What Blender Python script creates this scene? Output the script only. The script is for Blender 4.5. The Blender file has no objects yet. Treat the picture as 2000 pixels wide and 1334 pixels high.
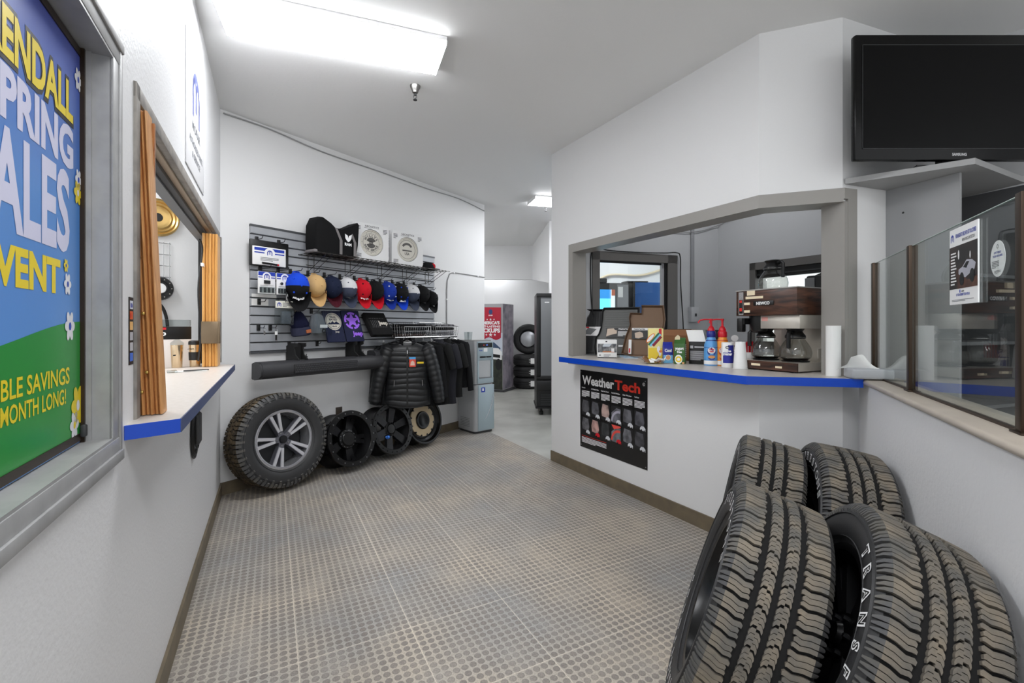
import bpy, bmesh, math, random
from mathutils import Vector, Matrix
random.seed(7)
sc = bpy.context.scene
COL = sc.collection
PI = math.pi
# ---------------------------------------------------------------- camera, world, exposure
cam_d = bpy.data.cameras.new('camera'); cam = bpy.data.objects.new('camera', cam_d); COL.objects.link(cam)
cam_d.lens = 16; cam_d.sensor_width = 36; cam_d.shift_y = -0.0145; cam_d.clip_start = 0.02
cam.location = (0, 0, 1.35); cam.rotation_euler = (PI/2, 0, 0)
sc.camera = cam
sc.view_settings.view_transform = 'Standard'; sc.view_settings.look = 'None'
sc.view_settings.gamma = 1; sc.view_settings.use_curve_mapping = False
sc.view_settings.exposure = 1.5
w = bpy.data.worlds.new('world'); sc.world = w; w.use_nodes = True
w.node_tree.nodes['Background'].inputs[0].default_value = (0.95, 0.975, 1, 1)
w.node_tree.nodes['Background'].inputs[1].default_value = 0.5
LAMP = 9.0        # fluorescent lens emission
CEIL = 3.09

# ---------------------------------------------------------------- materials
def lin(c):
    return tuple((v/255/12.92 if v/255 <= .04045 else ((v/255+.055)/1.055)**2.4) for v in c) + (1,)
_m = {}
def mat(name, col=(200, 200, 200), rough=.5, metal=0, var=None, vs=8, bump=0, bs=80, emit=0, spec=.5, coat=0, det=3):
    """principled surface; var = second colour mixed in by noise; bump = noise relief"""
    if name in _m: return _m[name]
    m = bpy.data.materials.new(name); m.use_nodes = True; _m[name] = m
    nt = m.node_tree; b = nt.nodes['Principled BSDF']
    b.inputs['Base Color'].default_value = lin(col); b.inputs['Roughness'].default_value = rough
    b.inputs['Metallic'].default_value = metal; b.inputs['Specular IOR Level'].default_value = spec
    b.inputs['Coat Weight'].default_value = coat
    if emit:
        b.inputs['Emission Color'].default_value = lin(col); b.inputs['Emission Strength'].default_value = emit
    tc = nt.nodes.new('ShaderNodeTexCoord')
    if var:
        n = nt.nodes.new('ShaderNodeTexNoise'); n.inputs['Scale'].default_value = vs; n.inputs['Detail'].default_value = det
        r = nt.nodes.new('ShaderNodeValToRGB'); r.color_ramp.elements[0].position = .38; r.color_ramp.elements[1].position = .66
        r.color_ramp.elements[0].color = lin(col); r.color_ramp.elements[1].color = lin(var)
        nt.links.new(tc.outputs['Object'], n.inputs['Vector']); nt.links.new(n.outputs['Fac'], r.inputs['Fac'])
        nt.links.new(r.outputs['Color'], b.inputs['Base Color'])
    if bump:
        n = nt.nodes.new('ShaderNodeTexNoise'); n.inputs['Scale'].default_value = bs; n.inputs['Detail'].default_value = 2
        bp = nt.nodes.new('ShaderNodeBump'); bp.inputs['Strength'].default_value = bump; bp.inputs['Distance'].default_value = .004
        nt.links.new(tc.outputs['Object'], n.inputs['Vector']); nt.links.new(n.outputs['Fac'], bp.inputs['Height'])
        nt.links.new(bp.outputs['Normal'], b.inputs['Normal'])
    return m
def glass(name, tint=(247, 250, 249), ior=1.45, rough=0.0):
    if name in _m: return _m[name]
    m = bpy.data.materials.new(name); m.use_nodes = True; _m[name] = m
    nt = m.node_tree; nt.nodes.clear()
    o = nt.nodes.new('ShaderNodeOutputMaterial'); mx = nt.nodes.new('ShaderNodeMixShader')
    t = nt.nodes.new('ShaderNodeBsdfTransparent'); g = nt.nodes.new('ShaderNodeBsdfGlossy'); f = nt.nodes.new('ShaderNodeFresnel')
    t.inputs[0].default_value = lin(tint); g.inputs['Roughness'].default_value = rough
    # thin pane: the same reflectance from either side
    ge = nt.nodes.new('ShaderNodeNewGeometry'); mi = nt.nodes.new('ShaderNodeMapRange')
    mi.inputs[3].default_value = ior; mi.inputs[4].default_value = 1/ior
    nt.links.new(ge.outputs['Backfacing'], mi.inputs[0]); nt.links.new(mi.outputs[0], f.inputs[0])
    nt.links.new(f.outputs[0], mx.inputs[0]); nt.links.new(t.outputs[0], mx.inputs[1]); nt.links.new(g.outputs[0], mx.inputs[2])
    nt.links.new(mx.outputs[0], o.inputs[0])
    return m
def wood(name, c1, c2, scale=(1, 1, 1), rough=.35):
    if name in _m: return _m[name]
    m = bpy.data.materials.new(name); m.use_nodes = True; _m[name] = m
    nt = m.node_tree; b = nt.nodes['Principled BSDF']; b.inputs['Roughness'].default_value = rough
    tc = nt.nodes.new('ShaderNodeTexCoord'); mp = nt.nodes.new('ShaderNodeMapping'); mp.inputs['Scale'].default_value = scale
    n = nt.nodes.new('ShaderNodeTexNoise'); n.inputs['Scale'].default_value = 5; n.inputs['Detail'].default_value = 6
    n.inputs['Distortion'].default_value = .8
    r = nt.nodes.new('ShaderNodeValToRGB'); r.color_ramp.elements[0].position = .35; r.color_ramp.elements[1].position = .68
    r.color_ramp.elements[0].color = lin(c1); r.color_ramp.elements[1].color = lin(c2)
    nt.links.new(tc.outputs['Object'], mp.inputs[0]); nt.links.new(mp.outputs[0], n.inputs['Vector'])
    nt.links.new(n.outputs['Fac'], r.inputs[0]); nt.links.new(r.outputs[0], b.inputs['Base Color'])
    return m
def studded_rubber():
    m = bpy.data.materials.new('studded_rubber'); m.use_nodes = True
    nt = m.node_tree; N = nt.nodes; L = nt.links; b = N['Principled BSDF']
    tc = N.new('ShaderNodeTexCoord')
    def vm(op, a, bb=None):
        n = N.new('ShaderNodeVectorMath'); n.operation = op; L.new(a, n.inputs[0])
        if bb is not None: n.inputs[1].default_value = bb
        return n
    def ma(op, a, v=None, b2=None):
        n = N.new('ShaderNodeMath'); n.operation = op
        L.new(a, n.inputs[0])
        if b2 is not None: L.new(b2, n.inputs[1])
        elif v is not None: n.inputs[1].default_value = v
        return n.outputs[0]
    P = .0352
    sc_ = vm('MULTIPLY', tc.outputs['Object'], (1/P, 1/P, 0))
    fr = vm('FRACTION', sc_.outputs[0]); ct = vm('SUBTRACT', fr.outputs[0], (.5, .5, 0)); ln = vm('LENGTH', ct.outputs[0])
    mr = N.new('ShaderNodeMapRange'); mr.inputs[1].default_value = .36; mr.inputs[2].default_value = .41
    mr.inputs[3].default_value = 1; mr.inputs[4].default_value = 0; L.new(ln.outputs['Value'], mr.inputs[0])
    stud = mr.outputs[0]
    ring = N.new('ShaderNodeMapRange'); ring.inputs[1].default_value = .0; ring.inputs[2].default_value = .05
    ring.inputs[3].default_value = 1; ring.inputs[4].default_value = 0
    d = ma('ABSOLUTE', ma('SUBTRACT', ln.outputs['Value'], .39)); L.new(d, ring.inputs[0])
    # tile seams
    tl = vm('MULTIPLY', tc.outputs['Object'], (1/(13*P), 1/(13*P), 0)); tf = vm('FRACTION', tl.outputs[0])
    sx = N.new('ShaderNodeSeparateXYZ'); L.new(tf.outputs[0], sx.inputs[0])
    seam = ma('LESS_THAN', ma('MINIMUM', sx.outputs[0], None, sx.outputs[1]), .008)
    big = N.new('ShaderNodeTexNoise'); big.inputs['Scale'].default_value = 1.3; big.inputs['Detail'].default_value = 4
    L.new(tc.outputs['Object'], big.inputs['Vector'])
    mid = N.new('ShaderNodeTexNoise'); mid.inputs['Scale'].default_value = 6; mid.inputs['Detail'].default_value = 6
    L.new(tc.outputs['Object'], mid.inputs['Vector'])
    fine = N.new('ShaderNodeTexNoise'); fine.inputs['Scale'].default_value = 160; fine.inputs['Detail'].default_value = 3
    L.new(tc.outputs['Object'], fine.inputs['Vector'])
    def ramp(src, p0, p1, c0, c1):
        r = N.new('ShaderNodeValToRGB'); r.color_ramp.elements[0].position = p0; r.color_ramp.elements[1].position = p1
        r.color_ramp.elements[0].color = lin(c0); r.color_ramp.elements[1].color = lin(c1); L.new(src, r.inputs[0]); return r.outputs[0]
    base = ramp(big.outputs[0], .36, .62, (160, 158, 155), (188, 177, 162))
    studc = ramp(mid.outputs[0], .3, .7, (98, 95, 93), (142, 135, 128))
    def mix(f, a, c, fv=None, mode='MIX'):
        n = N.new('ShaderNodeMix'); n.data_type = 'RGBA'; n.blend_type = mode
        if fv is not None: n.inputs[0].default_value = fv
        else: L.new(f, n.inputs[0])
        L.new(a, n.inputs[6])
        if isinstance(c, tuple): n.inputs[7].default_value = c
        else: L.new(c, n.inputs[7])
        return n.outputs[2]
    wear = N.new('ShaderNodeMapRange'); wear.inputs[1].default_value = .35; wear.inputs[2].default_value = .62
    wear.inputs[3].default_value = .35; wear.inputs[4].default_value = 1; L.new(mid.outputs[0], wear.inputs[0])
    c = mix(ma('MULTIPLY', stud, None, wear.outputs[0]), base, studc)
    c = mix(ma('MULTIPLY', ring.outputs[0], .35), c, lin((70, 66, 63)))
    c = mix(ma('MULTIPLY', seam, .6), c, lin((222, 212, 196)))
    sp = N.new('ShaderNodeMapRange'); sp.inputs[1].default_value = .3; sp.inputs[2].default_value = .75
    sp.inputs[3].default_value = .78; sp.inputs[4].default_value = 1.18; L.new(fine.outputs[0], sp.inputs[0])
    vv = N.new('ShaderNodeVectorMath'); vv.operation = 'SCALE'; L.new(c, vv.inputs[0]); L.new(sp.outputs[0], vv.inputs['Scale'])
    L.new(vv.outputs[0], b.inputs['Base Color'])
    b.inputs['Roughness'].default_value = .5; b.inputs['Specular IOR Level'].default_value = .35
    bp = N.new('ShaderNodeBump'); bp.inputs['Strength'].default_value = .5; bp.inputs['Distance'].default_value = .002
    L.new(ma('ADD', stud, None, ma('MULTIPLY', fine.outputs[0], .5)), bp.inputs['Height']); L.new(bp.outputs[0], b.inputs['Normal'])
    return m

WHITE_WALL = mat('white_wall_paint', (226, 226, 227), .45, bump=.35, bs=70)
SMOOTH_WALL = mat('smooth_wall_paint', (226, 226, 226), .5, bump=.12, bs=50)
GREY_WALL = mat('grey_wall_paint', (196, 197, 199), .6, bump=.1, bs=50)
CEIL_M = mat('ceiling_paint', (234, 234, 233), .7, bump=.15, bs=60)
TAUPE = mat('taupe_trim_paint', (150, 147, 142), .45)
GREYTRIM = mat('grey_trim_paint', (160, 160, 160), .4, var=(150, 150, 150), vs=20)
BASEB = mat('brown_vinyl_base', (114, 102, 82), .5, var=(100, 90, 74), vs=10)
CONC = mat('sealed_concrete', (184, 184, 178), .35, var=(164, 164, 158), vs=2.5, det=6, bump=.05, bs=20)
BLUE = mat('blue_laminate_edge', (6, 70, 190), .35)
TOPLAM = mat('pale_laminate', (206, 200, 194), .3, var=(198, 192, 185), vs=40)
BLACK = mat('black_plastic', (14, 14, 15), .4)
MBLACK = mat('matte_black', (18, 18, 19), .75)
SOFTBLACK = mat('black_cloth', (17, 17, 19), .9, spec=.2, bump=.2, bs=400)
WHITE = mat('white_print', (238, 238, 238), .5)
PAPER = mat('white_paper', (236, 236, 234), .7)
CHROME = mat('wire_chrome', (190, 190, 190), .25, 1)
DWIRE = mat('dark_wire', (95, 93, 90), .35, 1)
GLASS = glass('window_glass')
CLEAR = glass('clear_glass', (226, 230, 230), 1.4)
DGREY = mat('dark_grey_plastic', (55, 56, 58), .5)
MGREY = mat('mid_grey', (120, 121, 123), .5)
LGREY = mat('light_grey_print', (180, 180, 182), .5)
RED = mat('red_plastic', (205, 22, 38), .35)
YEL = mat('yellow_print', (240, 205, 30), .5)
NAVYP = mat('blue_print', (28, 58, 170), .5)
CREAM = mat('cream_label', (238, 222, 190), .5)
STEEL = mat('brushed_steel', (214, 208, 198), .42, .75, var=(198, 192, 182), vs=6)
BRONZE = mat('bronze_metal', (62, 50, 40), .4, .7)

# ---------------------------------------------------------------- mesh builder
_txt = {}
def text_mesh(s, bold):
    k = (s, bold)
    if k not in _txt:
        cu = bpy.data.curves.new('lettering', 'FONT'); cu.body = s; cu.size = 1; cu.offset = bold; cu.resolution_u = 3
        ob = bpy.data.objects.new('lettering', cu); me = bpy.data.meshes.new_from_object(ob)
        vs = [v.co.copy() for v in me.vertices]; fs = [tuple(p.vertices) for p in me.polygons]
        bpy.data.objects.remove(ob); bpy.data.curves.remove(cu); bpy.data.meshes.remove(me)
        _txt[k] = (vs, fs)
    return _txt[k]
def rot(ax, deg): return Matrix.Rotation(math.radians(deg), 4, ax)
def tr(x, y, z): return Matrix.Translation((x, y, z))

class MB:
    def __init__(s, M=None):
        s.bm = bmesh.new(); s.mats = []; s.mi = 0; s.M = M or Matrix()
    def use(s, m):
        if m not in s.mats: s.mats.append(m)
        s.mi = s.mats.index(m); return s
    def add(s, vs, fs, flip=False):
        V = [s.bm.verts.new(s.M @ Vector(v)) for v in vs]
        for f in fs:
            try:
                F = s.bm.faces.new([V[i] for i in f]); F.material_index = s.mi
            except ValueError: pass
        return s
    def box(s, x0, x1, y0, y1, z0, z1, bev=0, seg=2):
        if bev:
            t = bmesh.new(); bmesh.ops.create_cube(t, size=1)
            for v in t.verts: v.co = Vector(((x0+x1)/2+v.co.x*(x1-x0), (y0+y1)/2+v.co.y*(y1-y0), (z0+z1)/2+v.co.z*(z1-z0)))
            bmesh.ops.bevel(t, geom=t.edges[:], offset=bev, segments=seg, affect='EDGES', profile=.5)
            t.verts.index_update()
            s.add([v.co.copy() for v in t.verts], [[v.index for v in f.verts] for f in t.faces]); t.free(); return s
        v = [(x0, y0, z0), (x1, y0, z0), (x1, y1, z0), (x0, y1, z0), (x0, y0, z1), (x1, y0, z1), (x1, y1, z1), (x0, y1, z1)]
        return s.add(v, [(0, 3, 2, 1), (4, 5, 6, 7), (0, 1, 5, 4), (1, 2, 6, 5), (2, 3, 7, 6), (3, 0, 4, 7)])
    def prism(s, pts, d0, d1, ax='y'):
        """closed outline pts=(p,q) pushed from d0 to d1 along an axis: y -> (x,z), z -> (x,y), x -> (y,z)"""
        f = {'y': lambda p, d: (p[0], d, p[1]), 'z': lambda p, d: (p[0], p[1], d), 'x': lambda p, d: (d, p[0], p[1])}[ax]
        n = len(pts)
        return s.add([f(p, d0) for p in pts]+[f(p, d1) for p in pts],
                     [tuple(range(n)), tuple(range(2*n-1, n-1, -1))]+[(i, (i+1) % n, n+(i+1) % n, n+i) for i in range(n)])
    def flat(s, pts, y):
        return s.add([(p[0], y, p[1]) for p in pts], [tuple(range(len(pts)))])
    def rect(s, x0, x1, z0, z1, y): return s.flat([(x0, z0), (x1, z0), (x1, z1), (x0, z1)], y)
    def ell(s, cx, cz, rx, rz, y, n=28): return s.flat([(cx+rx*math.cos(2*PI*i/n), cz+rz*math.sin(2*PI*i/n)) for i in range(n)], y)
    def ring(s, cx, cz, r0, r1, y, a0=0, a1=360, n=32, k=1):
        vs = []; fs = []
        for i in range(n+1):
            a = math.radians(a0+(a1-a0)*i/n)
            for r in (r0, r1): vs.append((cx+r*math.cos(a)*k, y, cz+r*math.sin(a)))
        for i in range(n): fs.append((2*i, 2*i+1, 2*i+3, 2*i+2))
        return s.add(vs, fs)
    def lathe(s, prof, n=32, ax='z', c=(0, 0, 0), kx=1, a0=0, a1=360):
        """prof = [(radius, height along axis)]"""
        def P(r, t, a):
            u, v = r*math.cos(a)*kx, r*math.sin(a)
            p = {'z': (u, v, t), 'y': (u, t, v), 'x': (t, u, v)}[ax]
            return (p[0]+c[0], p[1]+c[1], p[2]+c[2])
        full = abs(a1-a0) >= 360; m = n if full else n+1
        vs = []; fs = []; idx = []
        for r, t in prof:
            if r < 1e-6: idx.append([len(vs)]*m); vs.append(P(0, t, 0))
            else:
                idx.append(list(range(len(vs), len(vs)+m)))
                vs += [P(r, t, math.radians(a0)+math.radians(a1-a0)*i/n) for i in range(m)]
        for A, B in zip(idx, idx[1:]):
            for i in range(n):
                j = (i+1) % m
                f = []
                for q in (A[i], A[j], B[j], B[i]):
                    if q not in f: f.append(q)
                if len(f) > 2: fs.append(tuple(f))
        return s.add(vs, fs)
    def cyl(s, x, y, z0, z1, r, n=20, r2=None):
        return s.lathe([(0, z0), (r, z0), (r if r2 is None else r2, z1), (0, z1)], n, 'z', (x, y, 0))
    def tube(s, path, r, n=8, closed=False, taper=None):
        P = [Vector(p) for p in path]; m = len(P); vs = []; up = None
        for i, p in enumerate(P):
            a = P[(i-1) % m] if (closed or i > 0) else p; b = P[(i+1) % m] if (closed or i < m-1) else p
            t = (b-a).normalized()
            if up is None: up = t.orthogonal().normalized()
            up = (up-t*up.dot(t))
            up = up.normalized() if up.length > 1e-6 else t.orthogonal().normalized()
            sd = t.cross(up); rr = r if taper is None else taper[i]
            if isinstance(rr, tuple): ra, rb = rr
            else: ra = rb = rr
            for k in range(n):
                q = 2*PI*k/n; vs.append(p+up*math.cos(q)*ra+sd*math.sin(q)*rb)
        fs = []
        for i in range(m if closed else m-1):
            j = (i+1) % m
            for k in range(n): fs.append((i*n+k, i*n+(k+1) % n, j*n+(k+1) % n, j*n+k))
        if not closed: fs += [tuple(range(n-1, -1, -1)), tuple(range((m-1)*n, m*n))]
        return s.add(vs, fs)
    def ball(s, c, r, n=16):
        rx, ry, rz = r if isinstance(r, tuple) else (r, r, r); k = n//2
        M0 = s.M; s.M = M0 @ tr(*c) @ Matrix.Diagonal((rx, ry, rz, 1))
        s.lathe([(math.sin(PI*i/k), -math.cos(PI*i/k)) for i in range(k+1)], n); s.M = M0; return s
    def surf(s, fn, nu, nv, cu=False):
        vs = [fn(i/nu, j/nv) for i in range(nu if cu else nu+1) for j in range(nv+1)]
        fs = []; m = nv+1
        for i in range(nu):
            i2 = (i+1) % nu if cu else i+1
            for j in range(nv): fs.append((i*m+j, i2*m+j, i2*m+j+1, i*m+j+1))
        return s.add(vs, fs)
    def text(s, t, x, z, y, h, w=None, bold=.012, al='c', fit='cap'):
        """lettering on a plane facing -y; h = height of the letters, w = width to fit"""
        vs, fs = text_mesh(t, bold)
        if not vs: return s
        x0 = min(v.x for v in vs); x1 = max(v.x for v in vs); z0 = min(v.y for v in vs); z1 = max(v.y for v in vs)
        k = h/(z1-z0) if fit == 'box' else h/.72; kx = w/(x1-x0) if w else k
        ox = {'c': -(x0+x1)/2, 'l': -x0, 'r': -x1}[al]; oz = -z0 if fit == 'box' else 0
        return s.add([(x+(v.x+ox)*kx, y, z+(v.y+oz)*k) for v in vs], fs)
    def lines(s, x0, x1, z0, z1, n, y, fill=.5):
        h = (z1-z0)/n
        for i in range(n):
            xe = x1 if i else x0+(x1-x0)*random.uniform(.45, .8)
            s.rect(x0, xe, z0+i*h, z0+i*h+h*fill, y)
        return s
    def build(s, name, parent=None, mats=None, ang=38, loc=None, rz=0, rot3=None):
        bm = s.bm
        bmesh.ops.recalc_face_normals(bm, faces=bm.faces[:])
        lim = math.radians(ang)
        for f in bm.faces: f.smooth = True
        for e in bm.edges:
            e.smooth = len(e.link_faces) == 2 and e.calc_face_angle(0) < lim
        me = bpy.data.meshes.new(name); bm.to_mesh(me); bm.free()
        for m in s.mats: me.materials.append(m)
        o = bpy.data.objects.new(name, me); COL.objects.link(o)
        if parent: o.parent = parent
        if loc is not None: o.location = loc; o.rotation_euler = rot3 or (0, 0, rz)
        return o
def tag(o, label=None, cat=None, group=None, kind=None):
    if label: o['label'] = label
    if cat: o['category'] = cat
    if group: o['group'] = group
    if kind: o['kind'] = kind
    return o
def thing(name, label, cat, loc=(0, 0, 0), rz=0, group=None, rot3=None):
    o = bpy.data.objects.new(name, None); COL.objects.link(o); o.empty_display_size = .1
    o.location = loc; o.rotation_euler = rot3 or (0, 0, rz)
    return tag(o, label, cat, group)
def dup(o, loc=None, rot3=None, label=None, parent=None):
    c = o.copy(); COL.objects.link(c)
    if parent: c.parent = parent
    if loc is not None: c.location = loc
    if rot3 is not None: c.rotation_euler = rot3
    if label: c['label'] = label
    for ch in [x for x in bpy.data.objects if x.parent == o]: dup(ch, parent=c)
    return c
def struct(o): o['kind'] = 'structure'; return o

# wall frames: local x runs right along the wall as seen from the room, local y goes into the wall, z is height
FR = {'L': ((-2.331, 3.636), (-.4676, .8839)), 'B': ((-2.331, 3.636), (.559, .829)), 'W': ((.40, 4.61), (.4886, -.8725)),
      'C': ((1.468, 2.703), (.940, -.343)), 'T': ((1.86, 2.56), (.942, .335)), 'H': ((1.847, 2.393), (-.4487, -.8937)),
      'K': ((.827, 4.54), (.95, .31)), 'R': ((2.27, 5.01), (.4886, -.8725)), 'E': ((2.804, 2.90), (.585, -.811))}
def RZ(f): return math.atan2(FR[f][1][1], FR[f][1][0])
def at(f, a, b, z):
    """point a metres along the wall, b metres out into the room, z up"""
    (ox, oy), (dx, dy) = FR[f]; n = math.hypot(dx, dy); dx /= n; dy /= n
    return (ox+a*dx+b*dy, oy+a*dy-b*dx, z)
def O3(f): return at(f, 0, 0, 0)
def inframe(mb, name, f, parent=None): return mb.build(name, loc=O3(f), rz=RZ(f))
def cr(p0, p1, p2, p3, t):
    return tuple(.5*((2*b)+(c-a)*t+(2*a-5*b+4*c-d)*t*t+(3*b-a-3*c+d)*t**3) for a, b, c, d in zip(p0, p1, p2, p3))
def spline(P, k=6):
    out = []
    for i in range(len(P)-1):
        for j in range(k): out.append(cr(P[max(i-1, 0)], P[i], P[i+1], P[min(i+2, len(P)-1)], j/k))
    return out+[P[-1]]

# ================================================================ SETTING
def holed(mb, x0, x1, z0, z1, y0, y1, holes):
    xs = sorted({x0, x1} | {v for h in holes for v in h[:2] if x0 < v < x1}); zs = sorted({z0, z1} | {v for h in holes for v in h[2:] if z0 < v < z1})
    for a, b in zip(xs, xs[1:]):
        for c, d in zip(zs, zs[1:]):
            if not any(h[0] <= (a+b)/2 <= h[1] and h[2] <= (c+d)/2 <= h[3] for h in holes): mb.box(a, b, y0, y1, c, d)
    return mb
def offset(P, d):
    """shift an open polyline d to the right of its direction, mitred"""
    out = []
    for i, p in enumerate(P):
        n = []
        for q, r in ((P[i-1], p) if i else (None, None), (p, P[i+1]) if i < len(P)-1 else (None, None)):
            if q is None: continue
            dx, dy = r[0]-q[0], r[1]-q[1]; l = math.hypot(dx, dy); n.append((dy/l, -dx/l))
        if len(n) == 1: v = n[0]; k = 1
        else:
            v = (n[0][0]+n[1][0], n[0][1]+n[1][1]); l = math.hypot(*v); v = (v[0]/l, v[1]/l); k = 1/(v[0]*n[0][0]+v[1]*n[0][1])
        out.append((p[0]+v[0]*d*k, p[1]+v[1]*d*k))
    return out
def strip(mb, P, d0, d1, z0, z1):
    a = offset(P, d0); b = offset(P, d1); return mb.prism(a+b[::-1], z0, z1, 'z')
A2, K1, K2, K3 = (.40, 4.61), (1.468, 2.703), (1.86, 2.56), (2.804, 2.90)

struct(MB().use(CONC).box(-6, 5, -3, 11, -.1, -.004).build('floor'))
ca, sa = math.cos(-RZ('L')), math.sin(-RZ('L'))
def toL(p):
    x, y = p[0]+2.331, p[1]-3.636; return (x*ca-y*sa, x*sa+y*ca)
rub = [(-2.5, -1.6), (3.4, -1.6), (3.4, 2.4), (1.95, 2.65), (1.468, 2.75), (.4, 4.61), (-.66, 6.5), (-2.6, 3.72), (-2.4, 3.5), (-1.2, 1.3)]
struct(inframe(MB().use(studded_rubber()).prism([toL(p) for p in rub], -.004, 0, 'z'), 'floor_rubber', 'L'))
struct(MB().use(CEIL_M).box(-3.2, 4.2, -1.4, 10.7, CEIL, CEIL+.08).build('ceiling'))

m = MB().use(WHITE_WALL); holed(m, -4.5, 0.06, 0, CEIL, 0, .12, [(-2.575, -.13, 1.035, 2.035), (-3.75, -2.825, 1.064, 2.03)])
struct(inframe(m, 'wall_left', 'L'))
m = MB().use(SMOOTH_WALL).box(-.08, 3.463, 0, .12, 0, CEIL).box(3.34, 3.463, .12, 1.6, 0, CEIL)
struct(inframe(m, 'wall_back', 'B'))
struct(inframe(MB().use(SMOOTH_WALL).box(-3.4, .9, .42, .5, 0, CEIL), 'wall_office', 'B'))
m = MB().use(SMOOTH_WALL); holed(m, 0, 2.186, 0, CEIL, 0, .14, [(.365, 2.3, 1.03, 2.06)])
m.M = Matrix.Rotation(RZ('C')-RZ('W'), 4, 'Z'); m.M = tr(2.186, 0, 0) @ m.M
m.use(SMOOTH_WALL); holed(m, 0, .417, 0, CEIL, 0, .12, [(-.1, .5, 1.03, 2.06)])
struct(inframe(m, 'wall_counter', 'W'))
struct(inframe(MB().use(SMOOTH_WALL).box(0, 1.003, 0, .12, 0, CEIL), 'wall_screen', 'T'))
struct(inframe(MB().use(WHITE_WALL).box(-.2, 2.5, .02, .17, 0, 1.045), 'wall_half', 'H'))
struct(inframe(MB().use(GREY_WALL).box(0, 4.2, 0, .1, 0, CEIL), 'wall_right', 'E'))
m = MB().use(GREY_WALL); holed(m, -.27, 1.52, 0, CEIL, 0, .1, [(.03, .86, 1.15, 2.03)]); struct(inframe(m, 'wall_kitchen_back', 'K'))
m = MB().use(GREY_WALL); holed(m, -.02, 2.5, 0, CEIL, 0, .1, [(.43, 1.45, 1.2, 1.95)]); struct(inframe(m, 'wall_kitchen_right', 'R'))
m = MB().use(SMOOTH_WALL).box(-2.2, 3.2, 9.8, 9.92, 2.364, CEIL); struct(m.build('wall_header'))
m = MB().use(SMOOTH_WALL).add([(.44, 9.8, 2.364), (.56, 9.8, 2.364), (.729, 7.56, 2.078), (.609, 7.56, 2.078), (.44, 9.8, CEIL), (.56, 9.8, CEIL), (.729, 7.56, CEIL), (.609, 7.56, CEIL)], [(0, 1, 2, 3), (4, 5, 6, 7), (0, 1, 5, 4), (1, 2, 6, 5), (2, 3, 7, 6), (3, 0, 4, 7)]); struct(m.build('wall_hall_beam'))
struct(MB().use(SMOOTH_WALL).box(-2.6, 3.2, 10.55, 10.65, 0, CEIL).build('wall_hall_end'))
struct(MB().use(SMOOTH_WALL).box(-1.75, -1.65, 7.4, 10.55, 0, CEIL).build('wall_hall_left'))
struct(MB().use(SMOOTH_WALL).box(.613, 4.2, 7.5, 7.6, 0, CEIL).build('wall_hall_right'))
# baseboards
def base(name, P): struct(strip(MB().use(BASEB), P, 0, .012, 0, .1).build(name))
base('baseboard_left', [at('L', -4.4, 0, 0)[:2], at('L', 0, 0, 0)[:2]])
base('baseboard_back', [at('B', 0, 0, 0)[:2], at('B', 3.463, 0, 0)[:2]])
base('baseboard_counter', [A2, K1, K2])
base('baseboard_hall', [(-1.65, 10.55), (3, 10.55)])
# trim of the counter opening
T0 = at('T', .03, 0, 0)[:2]; T1 = at('T', .095, 0, 0)[:2]; W0 = at('W', .31, 0, 0)[:2]; W1 = at('W', .372, 0, 0)[:2]
m = MB().use(TAUPE); strip(m, [W0, K1, K2, T1], -.002, .016, 2.066, 2.127); strip(m, [W0, W1], -.002, .016, 1.075, 2.066)
strip(m, [at('T', .022, 0, 0)[:2], T1], -.002, .016, 1.06, 2.066)
strip(m, [W1, K1, K2], -.142, .016, 2.05, 2.066)
m.prism([at('W', .36, .012, 0)[:2], at('W', .376, .012, 0)[:2], at('W', .376, -.14, 0)[:2], at('W', .36, -.14, 0)[:2]], 1.07, 2.052, 'z')
m.prism([at('T', -.004, .014, 0)[:2], at('T', .024, .014, 0)[:2], at('T', .024, -.121, 0)[:2], at('T', -.004, -.121, 0)[:2]], 1.06, 2.052, 'z')
struct(m.build('trim_1'))
# window_1: framed sliding window in the left wall
wx0, wx1, wz0, wz1 = -3.75, -2.825, 1.064, 2.03
m = MB().use(GREYTRIM)
m.box(wx1-.004, wx1+.063, -.01, 0, wz0-.06, wz1+.058, .003).box(wx1+.045, wx1+.063, -.014, -.008, wz0-.06, wz1+.058, .002)
m.box(wx0-.05, wx1+.063, -.012, 0, wz0-.062, wz0, .003).box(wx0-.05, wx1+.063, -.018, -.01, wz0-.062, wz0-.035, .003)
m.box(wx0-.05, wx1+.063, -.012, 0, wz1, wz1+.06, .003).box(wx0-.05, wx1+.063, -.018, -.01, wz1+.035, wz1+.06, .003); m.box(wx0-.05, wx0, -.012, 0, wz0-.06, wz1+.06)
m.box(wx1-.004, wx1, -.01, .1, wz0, wz1); m.box(wx0, wx1, -.01, .1, wz0-.001, wz0+.006); m.box(wx0, wx1, -.01, .1, wz1-.006, wz1)
m.box(wx1-.012, wx1-.004, .03, .04, wz0, wz1)
win1 = struct(inframe(m, 'window_1', 'L'))
m = MB().use(BRONZE).box(wx1-.02, wx1-.004, .04, .075, wz0, wz1).box(wx0, wx1, .045, .08, wz0+.012, wz0+.03).box(wx0, wx1, .045, .08, wz1-.03, wz1-.012)
m.use(DGREY).box(wx0, wx1-.03, .055, .06, wz0+.03, wz0+.046).box(wx1-.03, wx1-.016, .034, .046, wz0+.02, wz0+.05, .004)
m.build('window_sash', win1); MB().use(GLASS).box(wx0, wx1-.03, .066, .07, wz0+.03, wz1-.03).build('window_pane', win1)
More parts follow.
